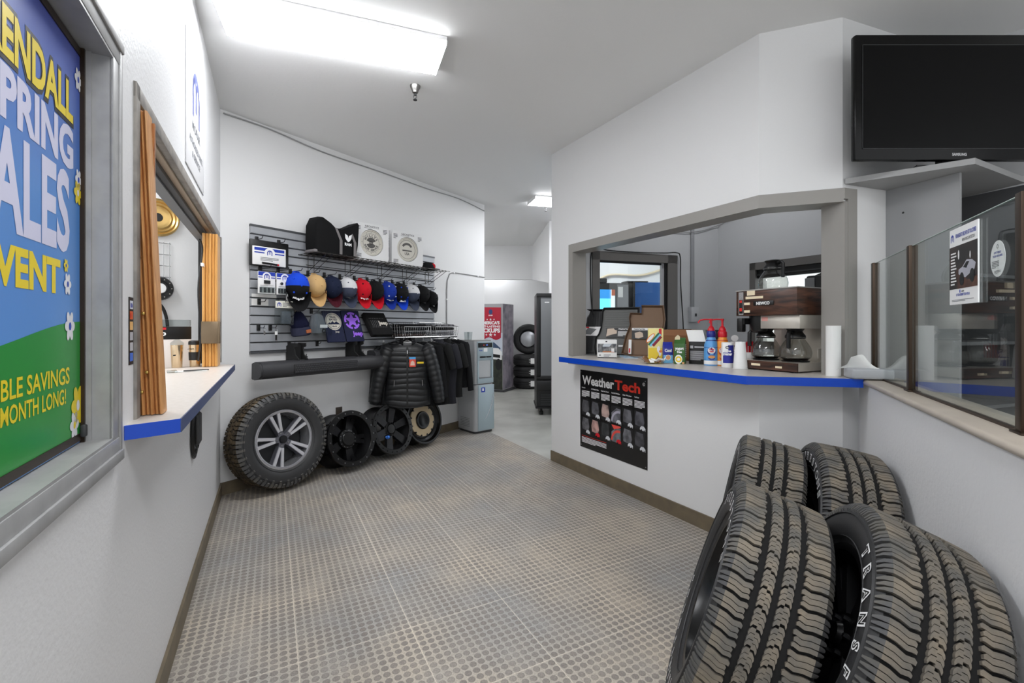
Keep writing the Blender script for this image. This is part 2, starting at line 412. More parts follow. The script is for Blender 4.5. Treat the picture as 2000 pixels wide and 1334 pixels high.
# trim_2: frame of the pass-through in the left wall
m = MB().use(mat('worn_taupe', (150, 145, 138), .5, var=(120, 116, 112), vs=14))
m.box(-2.592, -2.55, -.008, .12, 1.075, 2.077).box(-2.592, -.12, -.008, .02, 2.03, 2.079, .003).box(-.165, -.12, -.02, .12, 1.075, 2.04)
m.use(mat('tan_track', (176, 158, 136), .5)).box(-2.55, -.165, .02, .045, 2.02, 2.05)
m.use(BLACK).box(-2.55, -.165, .045, .075, 2.0, 2.05)
m.use(MGREY).box(-2.55, -.165, .075, .125, 1.99, 2.05)
m.use(BLACK).box(-.22, -.165, .07, .12, 1.075, 2.0)
struct(inframe(m, 'trim_2', 'L'))
# window_2 and window_3: kitchen windows
m = MB().use(mat('dark_taupe', (104, 101, 98), .5))
for b in ((-.034, .045, 1.12, 2.104), (.85, .969, 1.12, 2.104), (-.034, .969, 2.018, 2.104), (-.034, .969, 1.10, 1.16)): m.box(b[0], b[1], -.02, .11, b[2], b[3])
m.use(LGREY).box(.80, .83, .02, .05, 1.16, 2.018).use(BLACK).box(.83, .85, .0, .05, 1.16, 2.018).box(.045, .85, .03, .05, 2.0, 2.018)
win2 = struct(inframe(m, 'window_2', 'K')); MB().use(GLASS).box(.045, .82, .05, .055, 1.16, 2.0).build('window_pane', win2)
m = MB().use(mat('dark_taupe'))
for b in ((.377, .44, 1.15, 1.998), (1.44, 1.5, 1.15, 1.998), (.377, 1.5, 1.925, 1.998), (.377, 1.5, 1.13, 1.2)): m.box(b[0], b[1], -.02, .11, b[2], b[3])
m.use(BLACK).box(.44, 1.44, .01, .05, 1.84, 1.93).use(DGREY).box(.44, 1.44, .0, .012, 1.868, 1.88)
win3 = struct(inframe(m, 'window_3', 'R')); MB().use(GLASS).box(.44, 1.44, .06, .065, 1.2, 1.9).build('window_pane', win3)

# ================================================================ LAMPS AND CEILING FITTINGS
def ceiling_light(loc, rz, label, L=1.22, W=.355, g='wraparound ceiling lights'):
    t = thing('ceiling_light', label, 'light', loc, rz, g)
    MB().use(WHITE).box(-L/2, L/2, -W/2-.002, W/2+.002, -.024, 0).build('housing', t)
    em = mat('lit_lens', (250, 252, 255), .4, emit=LAMP)
    m = MB().use(em); pr = [(-W/2, -.022), (-W/2, -.042), (-W/2+.01, -.052), (W/2-.01, -.052), (W/2, -.042), (W/2, -.022)]
    m.prism(pr, -L/2+.004, L/2-.004, 'x'); m.build('lens', t)
    for k in (-1, 1): MB().use(mat('end_cap_white', (225, 225, 225), .4)).prism(pr, k*L/2-.003, k*L/2+.003, 'x').build('end_cap', t)
    return t
ceiling_light((-1.024, 2.69, CEIL), math.radians(20), 'long lit wraparound light on the ceiling above the studded rubber floor')
ceiling_light((.85, 6.33, CEIL), math.radians(15), 'lit wraparound light over the hallway, partly hidden by the counter wall')
ceiling_light((-.4, 10.25, 2.9), 0, 'added unseen short wraparound light behind the hallway header', .5, .2)  # added out of view to light the room past the header
ceiling_light((-1.5, 8.3, CEIL), math.radians(15), 'added unseen wraparound light at the far hallway end, behind the back wall corner')  # added fill lamp, hidden by the back wall, brightens the header
ceiling_light((2.3, 6.15, CEIL), math.radians(15), 'added unseen wraparound light over the vending machines behind the kitchen', .6, .3)  # added lamp, unseen, brightens the room beyond the kitchen window
ceiling_light((-2.75, 2.35, CEIL-.2), math.radians(118), 'added unseen wraparound light on the office ceiling behind the pass-through', 1.2, .35)  # added, hidden lamp that lifts the office wall behind the opening
ceiling_light((.25, .35, CEIL), math.radians(20), 'added unseen wraparound light on the ceiling over the entrance between banner and tyres')  # added lamp above the camera, out of frame, lights walls, floor and tyres
ceiling_light((1.95, 4.05, CEIL), math.radians(20), 'added unseen short wraparound light on the kitchen ceiling', .4, .2)  # added lamp hidden by the opening's header, brightens kitchen and counter items
def sprinkler(loc, label):
    t = thing('fire_sprinkler', label, 'sprinkler', loc, 0, 'fire sprinklers on the ceiling')
    MB().use(mat('satin_nickel', (150, 148, 145), .3, 1)).lathe([(0, 0), (.038, 0), (.036, -.012), (.024, -.034), (.02, -.05), (.012, -.056), (0, -.056)], 20).build('cup', t)
    m = MB().use(DGREY).cyl(0, 0, -.07, -.05, .008).tube([(.008, 0, -.06), (.011, 0, -.08), (.004, 0, -.098)], .0025, 6).tube([(-.008, 0, -.06), (-.011, 0, -.08), (-.004, 0, -.098)], .0025, 6)
    m.cyl(0, 0, -.1, -.085, .004).build('frame_arms', t)
    MB().use(BLACK).cyl(0, 0, -.104, -.1, .014).build('deflector', t)
sprinkler((-.70, 3.29, CEIL), 'nickel fire sprinkler hanging from the ceiling just past the long light')
sprinkler((.48, 6.45, CEIL), 'nickel fire sprinkler in the hallway ceiling beside the smaller light')

# ================================================================ COUNTERS AND LEDGE
m = MB().use(TOPLAM)
P = [at('W', a, b, 0)[:2] for a, b in ((.42, .2), (2.262, .238), (2.645, -.169), (2.52, -.33), (2.49, -.262), (2.43, -.62), (.38, -.60), (.38, 0), (.42, 0))]
m.prism(P, 1.031, 1.075, 'z')
ct = tag(m.build('countertop'), 'pale laminate countertop with a bright blue front edge under the kitchen opening', 'countertop')
m = MB().use(BLUE); strip(m, P[:3], -.001, .004, 1.030, 1.0755); m.build('edge_band', ct)
m = MB().use(TAUPE); strip(m, [at('W', .5, .0, 0)[:2], at('W', 2.22, .0, 0)[:2]], .05, .16, 1.018, 1.031); m.build('batten', ct)
m = MB().use(TOPLAM); P = [(-2.688, 0), (-2.64, -.12), (-.442, -.125), (-.32, 0), (-.13, 0), (-.13, .45), (-2.61, .45), (-2.61, 0)]
m.prism(P, 1.036, 1.075, 'z')
cl = tag(inframe(m, 'service_counter', 'L'), 'narrow pale shelf counter with blue edge below the pass-through in the left wall', 'countertop')
m = MB().use(BLUE); strip(m, P[:2], -.001, .003, 1.035, 1.0755); m.use(mat('slate_blue_edge', (72, 84, 122), .4)); strip(m, P[1:4], -.001, .003, 1.035, 1.0755)
m.build('edge_band', cl)
m = MB().use(mat('ledge_laminate', (186, 176, 163), .4, var=(172, 162, 150), vs=5)).box(-.2, 2.5, -.004, .2, 1.046, 1.071, .011, 3)
tag(inframe(m, 'ledge_cap', 'H'), 'beige ledge capping the low white wall below the glass screen', 'ledge')

# glass screen on the ledge
def post(a, z0, label):
    t = thing('screen_post', label, 'post', at('H', a, -.085, z0), RZ('H'), 'bronze posts of the glass screen')
    MB().use(BRONZE).box(-.016, .016, -.016, .016, .004, 1.70-z0, .003).build('upright', t)
    MB().use(BRONZE).box(-.03, .03, -.022, .022, 0, .006, .002).build('foot_plate', t)
post(-.165, 1.071, 'dark bronze post fixed against the pier beside the tissue box')
post(.437, 1.071, 'bronze post between the two glass panes, left of the hung notice')
post(1.315, 1.071, 'bronze post closest to the camera, ending the glass screen')
for a0, a1, l in ((-.145, .42, 'narrow glass pane between the two far bronze posts, behind the tissue box'), (.454, 1.298, 'wide glass pane carrying the oval sticker and the notice')):
    m = MB().use(GLASS).box(a0, a1, -.004, .002, 0, .62)
    g = tag(m.build('glass_screen', loc=at('H', 0, -.085, 1.076), rz=RZ('H')), l, 'glass screen')
    MB().use(BRONZE).box(a0, a1, -.007, .006, -.005, .004).build('channel', g)
    MB().use(mat('cut_glass_edge', (190, 205, 200), .2)).box(a0, a1, -.004, .002, .62, .622).build('polished_edge', g)
post2 = (1.4, 2.3)

# ================================================================ LEFT WALL
def flower(m, x, z, r, y, petals, centre=None):
    m.use(petals)
    pts = []
    for i in range(48):
        a = 2*PI*i/48; q = r*(.62+.38*abs(math.cos(3*a)))
        pts.append((x+q*math.cos(a)*.8, z+q*math.sin(a)))
    m.flat(pts, y)
    if centre: m.use(centre).ell(x, z, r*.2, r*.26, y-.0004, 14)
def emblem(m, x, z, s, y, c):
    """an omega-like M mark: rounded arch on three legs"""
    m.use(c).ring(x, z, s*.34, s*.5, y, -20, 200, 24)
    for dx, w_, b in ((-.405, .15, -.48), (.405, .15, -.48), (0, .16, -.3)): m.rect(x+s*(dx-w_/2), x+s*(dx+w_/2), z+s*b, z+s*(.05 if dx else .3), y)
    m.ring(x-s*.2, z+s*.12, s*.12, s*.24, y, 0, 180, 12); m.ring(x+s*.2, z+s*.12, s*.12, s*.24, y, 0, 180, 12)
def banner_sky():
    m = bpy.data.materials.new('banner_print'); m.use_nodes = True; nt = m.node_tree; b = nt.nodes['Principled BSDF']; b.inputs['Roughness'].default_value = .3
    tc = nt.nodes.new('ShaderNodeTexCoord'); s = nt.nodes.new('ShaderNodeSeparateXYZ'); mr = nt.nodes.new('ShaderNodeMapRange')
    mr.inputs[1].default_value = 1.3; mr.inputs[2].default_value = 2.0; r = nt.nodes.new('ShaderNodeValToRGB')
    r.color_ramp.elements[0].color = lin((98, 152, 222)); r.color_ramp.elements[1].color = lin((78, 92, 182))
    e = r.color_ramp.elements.new(.45); e.color = lin((74, 136, 208))
    nt.links.new(tc.outputs['Object'], s.inputs[0]); nt.links.new(s.outputs[2], mr.inputs[0]); nt.links.new(mr.outputs[0], r.inputs[0]); nt.links.new(r.outputs[0], b.inputs['Base Color'])
    return m
yb = .048
m = MB().use(banner_sky()).box(-3.62, -2.847, yb, yb+.003, 1.072, 2.005)
hill = [(-3.62, 1.0745), (-2.8475, 1.0745)]+[(-2.8475-.7725*t/20, 1.362-.03*(1-math.cos(t/20*4.4))*.9-.01*t/20) for t in range(21)]
m.use(mat('banner_green', (44, 146, 62), .3)).flat(hill, yb-.0006)
lav = mat('banner_lilac', (214, 214, 238), .35); yl = mat('banner_yellow', (240, 214, 40), .35); ink = mat('banner_ink', (26, 24, 30), .4)
m.use(ink).text('KENDALL', -2.887, 1.819, yb-.0006, .094, .384, .07, 'r'); m.use(yl).text('KENDALL', -2.892, 1.824, yb-.0012, .085, .372, .035, 'r')
m.use(lav).text('SPRING', -2.889, 1.716, yb-.0006, .09, .38, .04, 'r').text('SALES', -2.911, 1.525, yb-.0006, .175, .40, .03, 'r')
m.use(yl).text('EVENT', -2.962, 1.425, yb-.0006, .07, .315, .04, 'r')
m.text('INCREDIBLE SAVINGS', -2.913, 1.222, yb-.0012, .037, .50, .018, 'r').text('ALL MONTH LONG!', -2.934, 1.178, yb-.0012, .034, .36, .018, 'r')
wh = mat('banner_white', (235, 235, 240), .35)
for x, z, r, c, d in ((-2.925, 1.446, .026, wh, BLUE), (-2.934, 1.487, .016, yl, BLUE), (-2.912, 1.351, .036, wh, BLUE), (-2.862, 1.938, .028, wh, BLUE), (-2.86, 1.70, .026, wh, BLUE),
                      (-2.864, 1.668, .03, yl, wh), (-2.864, 1.163, .05, yl, wh), (-2.885, 1.12, .034, wh, yl)): flower(m, x, z, r, yb-.0016, c, d)
tag(inframe(m, 'sale_banner', 'L'), 'blue and green printed spring sales banner filling the left window', 'banner')

# accordion doors folded to each end of the pass-through
OAK = wood('oiled_oak', (184, 126, 74), (216, 164, 108), (40, 40, .9)); OAK2 = wood('golden_oak', (212, 154, 84), (228, 176, 106), (30, 30, .8))
ROUGH = wood('torn_edge_wood', (140, 84, 40), (180, 118, 64), (30, 30, 4))
def accordion(x0, x1, y0, y1, z0, z1, n, wm, label, slant=0):
    def lean(m):
        for v in m.bm.verts: v.co.y += slant*(v.co.z-z0)
    t = thing('accordion_door', label, 'folding door', at('L', 0, 0, 0), RZ('L'), 'folded accordion doors')
    for i in range(n):
        ya = y0+(y1-y0)*i/n; d = (y1-y0)/n; e = .006*(i % 2)
        m = MB().use(wm).prism([(x0+.004+e, ya+d*.05), (x0-.004+e, ya+d*.5), (x0+.004+e, ya+d*.95), (x1-e, ya+d*.95), (x1+.006-e, ya+d*.5), (x1-e, ya+d*.05)], z0, z1, 'z')
        lean(m); m.build('slat', t)
    return t
t = accordion(-2.54, -2.475, -.062, .06, 1.078, 2.015, 11, OAK, 'oak accordion door folded against the closer end of the pass-through', .042)
m = MB().use(ROUGH)
pts = [(-2.481, 1.1)]
for i in range(30): pts.append((-2.471+.012*random.random(), 1.1+.9*i/29))
m.prism(pts+[(-2.481, 2.0)], -.03, .05, 'y').build('leading_edge', t)
m = MB().use(mat('brass_tack', (190, 160, 90), .3, 1))
for z in (1.15, 1.21, 1.31, 1.39, 1.47, 1.56): m.ball((-2.544, -.02+.008*math.sin(z*40)+.042*(z-1.078), z), (.005, .006, .006), 8)
m.build('brass_tacks', t)
MB().use(glass('torn_film', (240, 240, 240), 1.5)).surf(lambda u, v: (-2.467+.018*math.sin(v*9)*u, -.04+.045*v+.03*u, 1.12+.75*v), 3, 24).build('plastic_film', t)
t = accordion(-.60, -.42, -.035, .055, 1.078, 1.985, 5, OAK2, 'golden oak accordion door folded at the far end of the pass-through')
m = MB().use(mat('latch_metal', (120, 104, 84), .35, .8)).box(-.625, -.60, -.05, .06, 1.235, 1.385, .003).box(-.63, -.58, -.052, -.04, 1.235, 1.385, .003); m.build('latch', t)

# sign above the pass-through
m = MB().use(mat('sign_white', (234, 234, 236), .4)).box(-1.68, -1.05, -.006, -.0005, 2.13, 2.78, .002)
emblem(m, -1.365, 2.56, .26, -.0068, mat('sign_blue', (108, 116, 172), .4))
sg = mat('sign_grey', (120, 122, 128), .4)
m.use(sg).text('MOPAR', -1.365, 2.36, -.0068, .045, .28, .02).text('AUTHORIZED PARTS', -1.365, 2.275, -.0068, .034, .46, .015).text('& SERVICE', -1.365, 2.215, -.0068, .034, .28, .015)
tag(inframe(m, 'wall_sign', 'L'), 'white sign with a pale blue rounded emblem above the pass-through', 'sign')
# card stickers
m = MB().use(BLACK).box(-2.645, -2.598, -.0015, -.0002, 1.24, 1.435)
for i, c in enumerate([(70, 120, 220), (200, 200, 205), (190, 190, 196), (240, 190, 120), (226, 96, 40), (220, 224, 235)]):
    m.use(mat('card_%d' % i, c, .4)).rect(-2.638, -2.605, 1.25+i*.0302, 1.274+i*.0302, -.002)
m.use(NAVYP).text('VISA', -2.6215, 1.406, -.0024, .012, .026, .03)
m.use(RED).ell(-2.629, 1.383, .007, .007, -.0024, 14)
tag(inframe(m, 'card_sticker', 'L'), 'black strip of payment card stickers beside the pass-through frame', 'sticker')
# coiled cable below the counter
t = thing('coiled_cable', 'black coiled cable hanging on the left wall below the blue-edged shelf counter', 'cable', at('L', -1.44, 0, .8), RZ('L'))
def loop(rx, rz, cz, y, n=28): return [(rx*math.cos(2*PI*i/n), y, cz+rz*math.sin(2*PI*i/n)) for i in range(n)]
m = MB().use(BLACK)
for rx, rz, cz, y in ((.085, .115, .0, -.012), (.07, .1, .02, -.02), (.1, .12, -.01, -.008)): m.tube(loop(rx, rz, cz, y), .006, 6, True)
m.build('coil', t)
MB().use(DGREY).box(-.055, .05, -.035, 0, -.06, .1, .01).build('wall_plug', t)
m = MB().use(WHITE).tube([(.02, -.012, .23), (.03, -.012, .15), (.05, -.014, .1)], .004, 6).build('white_lead', t)

# ---- things seen through the pass-through
zc = 1.076
def tumbler(loc, label, band):
    t = thing('travel_tumbler', label, 'tumbler', loc, 0, 'steel travel tumblers')
    st = mat('gold_steel', (214, 192, 160), .22, 1)
    MB().use(st).lathe([(0, 0), (.03, 0), (.032, .004), (.038, .15), (.036, .152), (0, .152)], 24).build('cup', t)
    if band:
        MB().use(BLACK).lathe([(.0345, .045), (.037, .045), (.039, .1), (.037, .1)], 24).build('grip_band', t)
        MB().use(BLACK).lathe([(.0375, .152), (.041, .152), (.04, .172), (.034, .178), (.03, .174), (0, .174)], 24).build('lid', t)
        MB().use(BLACK).text('ULTIMATE', 0, .118, -.0395, .008, .045, .02).build('print', t)
    else:
        MB().use(CLEAR).lathe([(.0385, .152), (.041, .152), (.04, .165), (.012, .192), (0, .192)], 24).build('lid', t)
        MB().use(BLACK).box(.004, .02, -.0385, -.036, .08, .086).build('print', t)
tumbler((-2.252, 3.056, zc), 'steel tumbler with a pointed clear lid on the shelf counter', False)
tumbler((-2.186, 3.134, zc), 'steel tumbler with black grip band and black lid', True)
x, y, _ = at('L', -.60, -.30, 0)
t = thing('step_pad_box', 'boxed jump step set with black label and red stripe behind the tumblers', 'box', (x, y, zc), math.radians(50))
MB().use(mat('box_cream', (222, 214, 208), .6)).box(-.19, .19, 0, .1, 0, .19, .003).build('carton', t)
m = MB().use(BLACK).box(-.192, .192, -.002, .1, .19, .275, .003); m.use(RED).rect(-.02, .05, .254, .268, -.0035); m.use(WHITE).text('JumpStep', -.19, .215, -.0035, .034, .24, .03, 'l'); m.build('lid', t)
MB().use(CLEAR).box(-.19, .19, .0, .1, .276, .32, .004).build('clear_cover', t)
MB().use(BLACK).box(-.12, -.04, .02, .08, .321, .35, .005).build('step_pad', t)
t = thing('clipboard_pen', 'white notepad with a dark pen lying on the shelf counter', 'pen', (-1.985, 2.78, zc), math.radians(40))
MB().use(PAPER).box(-.06, .1, -.03, .03, 0, .004).build('notepad', t); MB().use(DGREY).tube([(-.02, -.04, .008), (.08, -.02, .008), (.11, -.012, .006)], .004, 6).build('pen', t)
MB().use(CLEAR).box(-.1, -.05, -.05, .02, 0, .012, .003).build('tray', t)
def onB(a, b, z): return at('B', a, b, z)
t = thing('hubcap', 'gold ridged hubcap on the office wall seen through the pass-through', 'hubcap', onB(-.285, -.41, 2.22), RZ('B'))
MB().use(mat('gold_metal', (206, 172, 110), .3, 1)).lathe([(.15, 0), (.15, -.02), (.135, -.03), (.125, -.022), (.112, -.032), (.1, -.024), (.085, -.034), (.06, -.02), (0, -.02)], 40, 'y').build('disc', t)
MB().use(BLACK).cyl(0, 0, -.01, .0, .0).lathe([(0, -.026), (.03, -.026), (.034, -.02)], 20, 'y').build('centre_cap', t)
t = thing('fog_lamp', 'black round fog lamp hanging on the office wall above the cable', 'lamp', onB(-.275, -.41, 1.655), RZ('B'))
MB().use(BLACK).lathe([(0, 0), (.085, 0), (.095, -.03), (.085, -.05), (.06, -.05), (.055, -.04), (0, -.04)], 32, 'y').build('bezel', t)
MB().use(WHITE).lathe([(0, -.045), (.035, -.045), (.04, -.04)], 24, 'y').build('lens', t)
m = MB().use(STEEL)
for i in range(10): m.ball((.072*math.cos(i*PI/5), -.052, .072*math.sin(i*PI/5)), .005, 6)
m.build('screws', t)
m = MB().use(BLACK).tube(spline([(-.03, -.02, -.09), (.02, -.03, -.16), (.05, -.02, -.26), (.06, -.01, -.4)]), .012, 8).box(-.06, -.01, -.04, 0, -.4, -.2, .008); m.build('harness', t)
t = thing('wire_rack', 'small chrome wire rack on the office wall below the hubcap', 'rack', onB(-.285, -.41, 1.73), RZ('B'))
m = MB().use(CHROME)
for i in range(5): m.tube([(-.08+.04*i, -.01, 0), (-.08+.04*i, -.01, .3)], .003, 5)
for i in range(4): m.tube([(-.09, -.01, .02+.09*i), (.09, -.01, .02+.09*i)], .003, 5)
m.build('grid', t)
t = thing('drooping_cable', 'black cord drooping down the far jamb of the pass-through', 'cord', at('L', 0, 0, 0), RZ('L'))
MB().use(BLACK).tube(spline([(-.66, .06, 1.93), (-.62, .05, 1.86), (-.64, .07, 1.6), (-.62, .06, 1.3), (-.64, .07, 1.12)]), .006, 6).build('cable', t)
MB().use(WHITE).box(-.66, -.60, .04, .055, 1.755, 1.775).build('clip', t)

# ================================================================ BACK WALL DISPLAY
RB = RZ('B')
def B(a, b, z): return at('B', a, b, z)
t = thing('slatwall_panel', 'grey slatwall panel on the back wall holding caps and shirts', 'display panel', B(0, 0, 0), RB)
m = MB().use(mat('slat_groove', (34, 35, 37), .6)).box(.225, 2.42, -.006, -.0005, 1.135, 2.205)
SL = mat('slat_grey', (176, 179, 184), .3, .2, var=(164, 167, 172), vs=3); m.use(SL)
n = 14; h = 1.07/n
for i in range(n): m.prism([(-.022, 1.135+h*i+.011), (-.022, 1.135+h*(i+1)-.003), (-.006, 1.135+h*(i+1)), (-.006, 1.135+h*i+.006)], .225, 2.42, 'x')
m.build('slat_sheet', t)
for z in (2.195, 1.122): MB().use(mat('slat_cap', (88, 90, 93), .35, .4)).box(.222, 2.423, -.026, -.0005, z, z+.018).build('edge_trim', t)

def hook(a, z, L, label, g='black slatwall hooks'):
    t = thing('display_hook', label, 'hook', B(a, .022, z), RB, g)
    MB().use(BLACK).box(-.014, .014, -.012, 0, -.03, .022, .003).build('plate', t)
    MB().use(MBLACK).tube([(0, -.01, -.005), (0, -L, -.005), (0, -L-.018, .014)], .003, 6).build('prong', t)
    return t
def arc_text(m, s, cx, cz, r, a0, a1, y, h, bold=.03, inward=False):
    M0 = m.M.copy(); n = len(s)
    for i, ch in enumerate(s):
        a = math.radians(a0+(a1-a0)*(i+.5)/n)
        m.M = M0 @ tr(cx+r*math.cos(a), 0, cz+r*math.sin(a)) @ Matrix.Rotation(PI/2-a if not inward else -PI/2-a, 4, 'Y')
        if ch != ' ': m.text(ch, 0, -h/2, y, h, None, bold)
    m.M = M0
def curved(m, s, cx, cz, w, y, h, bend, bold=.03):
    m.text(s, cx, cz, y, h, w, bold)

# whiteboard and blister packs
t = thing('dry_erase_board', 'white dry erase board with blue bands in a black sleeve on the slatwall', 'board', B(.36, .06, 1.86), RB)
MB().use(BLACK).box(-.165, .165, -.012, .012, 0, .22, .006).build('sleeve', t)
m = MB().use(WHITE).box(-.15, .135, -.02, -.0125, .01, .165, .004); y = -.0206
m.use(NAVYP).rect(-.135, .12, .13, .155, y).rect(-.135, -.05, .108, .118, y).rect(.035, .12, .108, .118, y)
m.use(WHITE).ell(-.007, .118, .045, .04, y-.0004); emblem(m, -.007, .117, .045, y-.001, NAVYP)
m.use(MGREY).lines(-.085, .07, .048, .082, 3, y); m.build('board_face', t)
MB().use(BLACK).tube([(-.075, -.03, .028), (.05, -.03, .022)], .008, 8).build('marker', t)
MB().use(RED).tube([(.052, -.03, .022), (.066, -.03, .0215)], .008, 8).build('marker_cap', t)
def blister(a, label, kind):
    t = thing('blister_pack', label, 'package', B(a, .13, 1.625), RB, 'blue and white blister packs')
    m = MB().use(WHITE).box(-.072, .072, -.004, .004, 0, .185, .003); y = -.0046
    m.use(NAVYP).rect(-.07, .07, .15, .183, y).rect(-.07, -.035, .132, .14, y).rect(.035, .07, .132, .14, y)
    m.use(WHITE).ell(0, .146, .036, .034, y-.0004); emblem(m, 0, .145, .045, y-.001, NAVYP)
    m.use(MGREY).lines(-.055, .055, .064, .074, 2, y); m.build('card', t)
    m = MB().use(mat('lug_steel', (70, 72, 76), .3, .9))
    for i in range(5 if kind else 4):
        x = -.052+.104*i/(4 if kind else 3); m.tube([(x, -.008, .012), (x, -.008, .05)], .008, 8)
    if kind: m.ball((-.03, -.01, .095), (.014, .008, .012), 10).box(.005, .045, -.014, -.004, .084, .108)
    else: m.box(-.025, .025, -.014, -.004, .084, .112)
    m.build('lug_nuts', t); MB().use(CLEAR).box(-.062, .062, -.02, -.004, .006, .058, .006).build('bubble', t)
    hook(a, 1.845, .16, 'black hook carrying the '+('right' if kind else 'left')+' blister pack of lug nuts')
blister(.30, 'blue topped blister pack of four dark lug nuts beside the slatwall edge', 0)
blister(.455, 'blue topped blister pack of five lug nuts, next to the blue and black cap', 1)
for a, l in ((.27, 'black hook over the left half of the dry erase board'), (.46, 'black hook over the right half of the dry erase board')): hook(a, 2.09, .09, l)
hook(.29, 1.565, .1, 'bare black hook holding price slips under the blister packs'); hook(.45, 1.565, .13, 'black hook carrying the header card with a grey pouch')
t = thing('header_card', 'cream header card with blue emblem and grey filter pouch below', 'package', B(.44, .15, 1.40), RB)
m = MB().use(mat('card_cream', (228, 226, 214), .6)).box(-.075, .075, -.003, .003, .11, .17); emblem(m, -.045, .138, .036, -.0036, NAVYP)
m.use(MGREY).lines(-.015, .065, .12, .16, 4, -.0036); m.build('card', t)
MB().use(CLEAR).box(-.08, .08, -.02, .02, -.04, .11, .012).build('pouch', t)
MB().use(mat('filter_grey', (92, 98, 106), .6)).box(-.03, .055, -.018, .018, -.03, .085, .014).build('filter', t)
for a, k in ((.285, 0), (.385, 1)):
    hook(a, 1.345, .09, 'low black hook holding the '+('chrome and leather keychain' if k else 'thin silver key tag'))
    t = thing('keychain', 'keychain with white and black leather strap' if k else 'thin silver key tag hanging on the slatwall', 'keychain', B(a+.01, .105, 1.335), RB)
    MB().use(CHROME).tube([(.012*math.cos(i*PI/6), 0, -.012+.012*math.sin(i*PI/6)) for i in range(12)], .0018, 6, True).build('split_ring', t)
    m = MB().use(CHROME if not k else PAPER).box(-.006-.005*k, .006+.005*k, -.002, .002, -.055, -.024); m.build('tag', t)
    if k: MB().use(BLACK).box(-.008, .008, -.003, .003, -.1, -.055, .002).build('strap', t); MB().use(CHROME).box(-.008, .008, -.003, .003, -.108, -.1).build('end_cap', t)
t = thing('price_slip', 'pair of blank pale price slips in the slatwall grooves', 'paper', B(.28, .024, 1.53), RB); MB().use(PAPER).box(-.05, .09, -.002, 0, 0, .055).build('slip', t)
MB().use(PAPER).box(-.05, .16, -.002, 0, .07, .098).build('slip', t)

# caps
def cap(a, label, back, front, brim, z=1.835, under=None, dots=None, logo=None, logo_c=WHITE, b=.12, roll=0, yaw=0, sc_=1):
    t = thing('baseball_cap', label, 'cap', B(a, b, z), 0, 'caps hung along the slatwall', rot3=(0, math.radians(roll), RB+math.radians(yaw)))
    t.scale = (sc_, sc_, sc_)
    def dome(u, v, k=1.0, dy=0):
        th = 2*PI*u; ph = v*PI/2; c = math.cos(ph)**.8
        return (.086*k*c*math.cos(th), -.012-.118*k*math.sin(ph)+dy, -.112+.106*k*c*math.sin(th))
    for nm, u0, u1, mt in (('back_panels', 0, .5, back), ('front_panels', .5, 1, front)):
        MB().use(mt).surf(lambda u, v: dome(u0+(u1-u0)*u, v), 14, 10).build(nm, t, ang=60)
    def br(u, v, d):
        th = PI*(1.12+.76*u); p = dome(th/(2*PI), .04); L = .088*math.sin(PI*u)**.55*v
        x = p[0]*(1+.12*v); return (x, p[1]-.05*v-.035*v*v+.028*v*(x/.08)**2+d, p[2]-L)
    m = MB().use(brim).surf(lambda u, v: br(u, v, 0), 18, 6)
    m.use(under or brim).surf(lambda u, v: br(u, v, .005), 18, 6); m.build('brim', t, ang=60)
    MB().use(back).ball((0, -.131, -.112), (.008, .006, .008), 8).build('button', t)
    m = MB().use(dots or front)
    for th in (.12, .38, .62, .88): p = dome(th, .55, 1.005); m.ball(p, .006 if not dots else .008, 8)
    m.build('eyelets', t)
    if logo:
        m = MB().use(logo_c); n = len(logo)
        for i, ch in enumerate(logo):
            u = .75+.16*((i+.5)/n-.5); p = Vector(dome(u, .34, 1.02)); nx = (u-.75)*2*PI
            m.M = tr(*p) @ Matrix.Rotation(nx, 4, 'Z') @ Matrix.Rotation(math.radians(-38), 4, 'X') @ Matrix.Rotation(-nx*.5, 4, 'Y')
            m.text(ch, 0, -.012, -.004, .026, .9*.13/n if n > 2 else None, .05)
        m.build('embroidery', t)
    MB().use(WHITE).box(-.076, -.066, -.03, -.012, -.225, -.15, .002).build('size_tag', t)
    MB().use(back).tube([(-.03, -.008, -.02), (-.02, -.002, .0), (.02, -.002, .0), (.03, -.008, -.02)], .006, 6).build('strap', t)
    hook(a, z+.013, b+.06, 'black hook holding the '+label.split(',')[0], 'hooks of the cap row')
cl_ = lambda n, c: mat('cap_'+n, c, .85, bump=.15, bs=300, spec=.25)
cB = cl_('black', (17, 17, 19)); cBl = cl_('royal', (22, 70, 205)); cT = cl_('tan', (200, 164, 112)); cN = cl_('navy', (22, 30, 54)); cM = cl_('maroon', (72, 16, 30))
cW = cl_('mesh', (214, 214, 216)); cS = cl_('slate', (62, 68, 86)); cR = cl_('red', (198, 20, 38)); cD = cl_('deep_blue', (24, 52, 150)); cG = cl_('grey', (60, 62, 66))
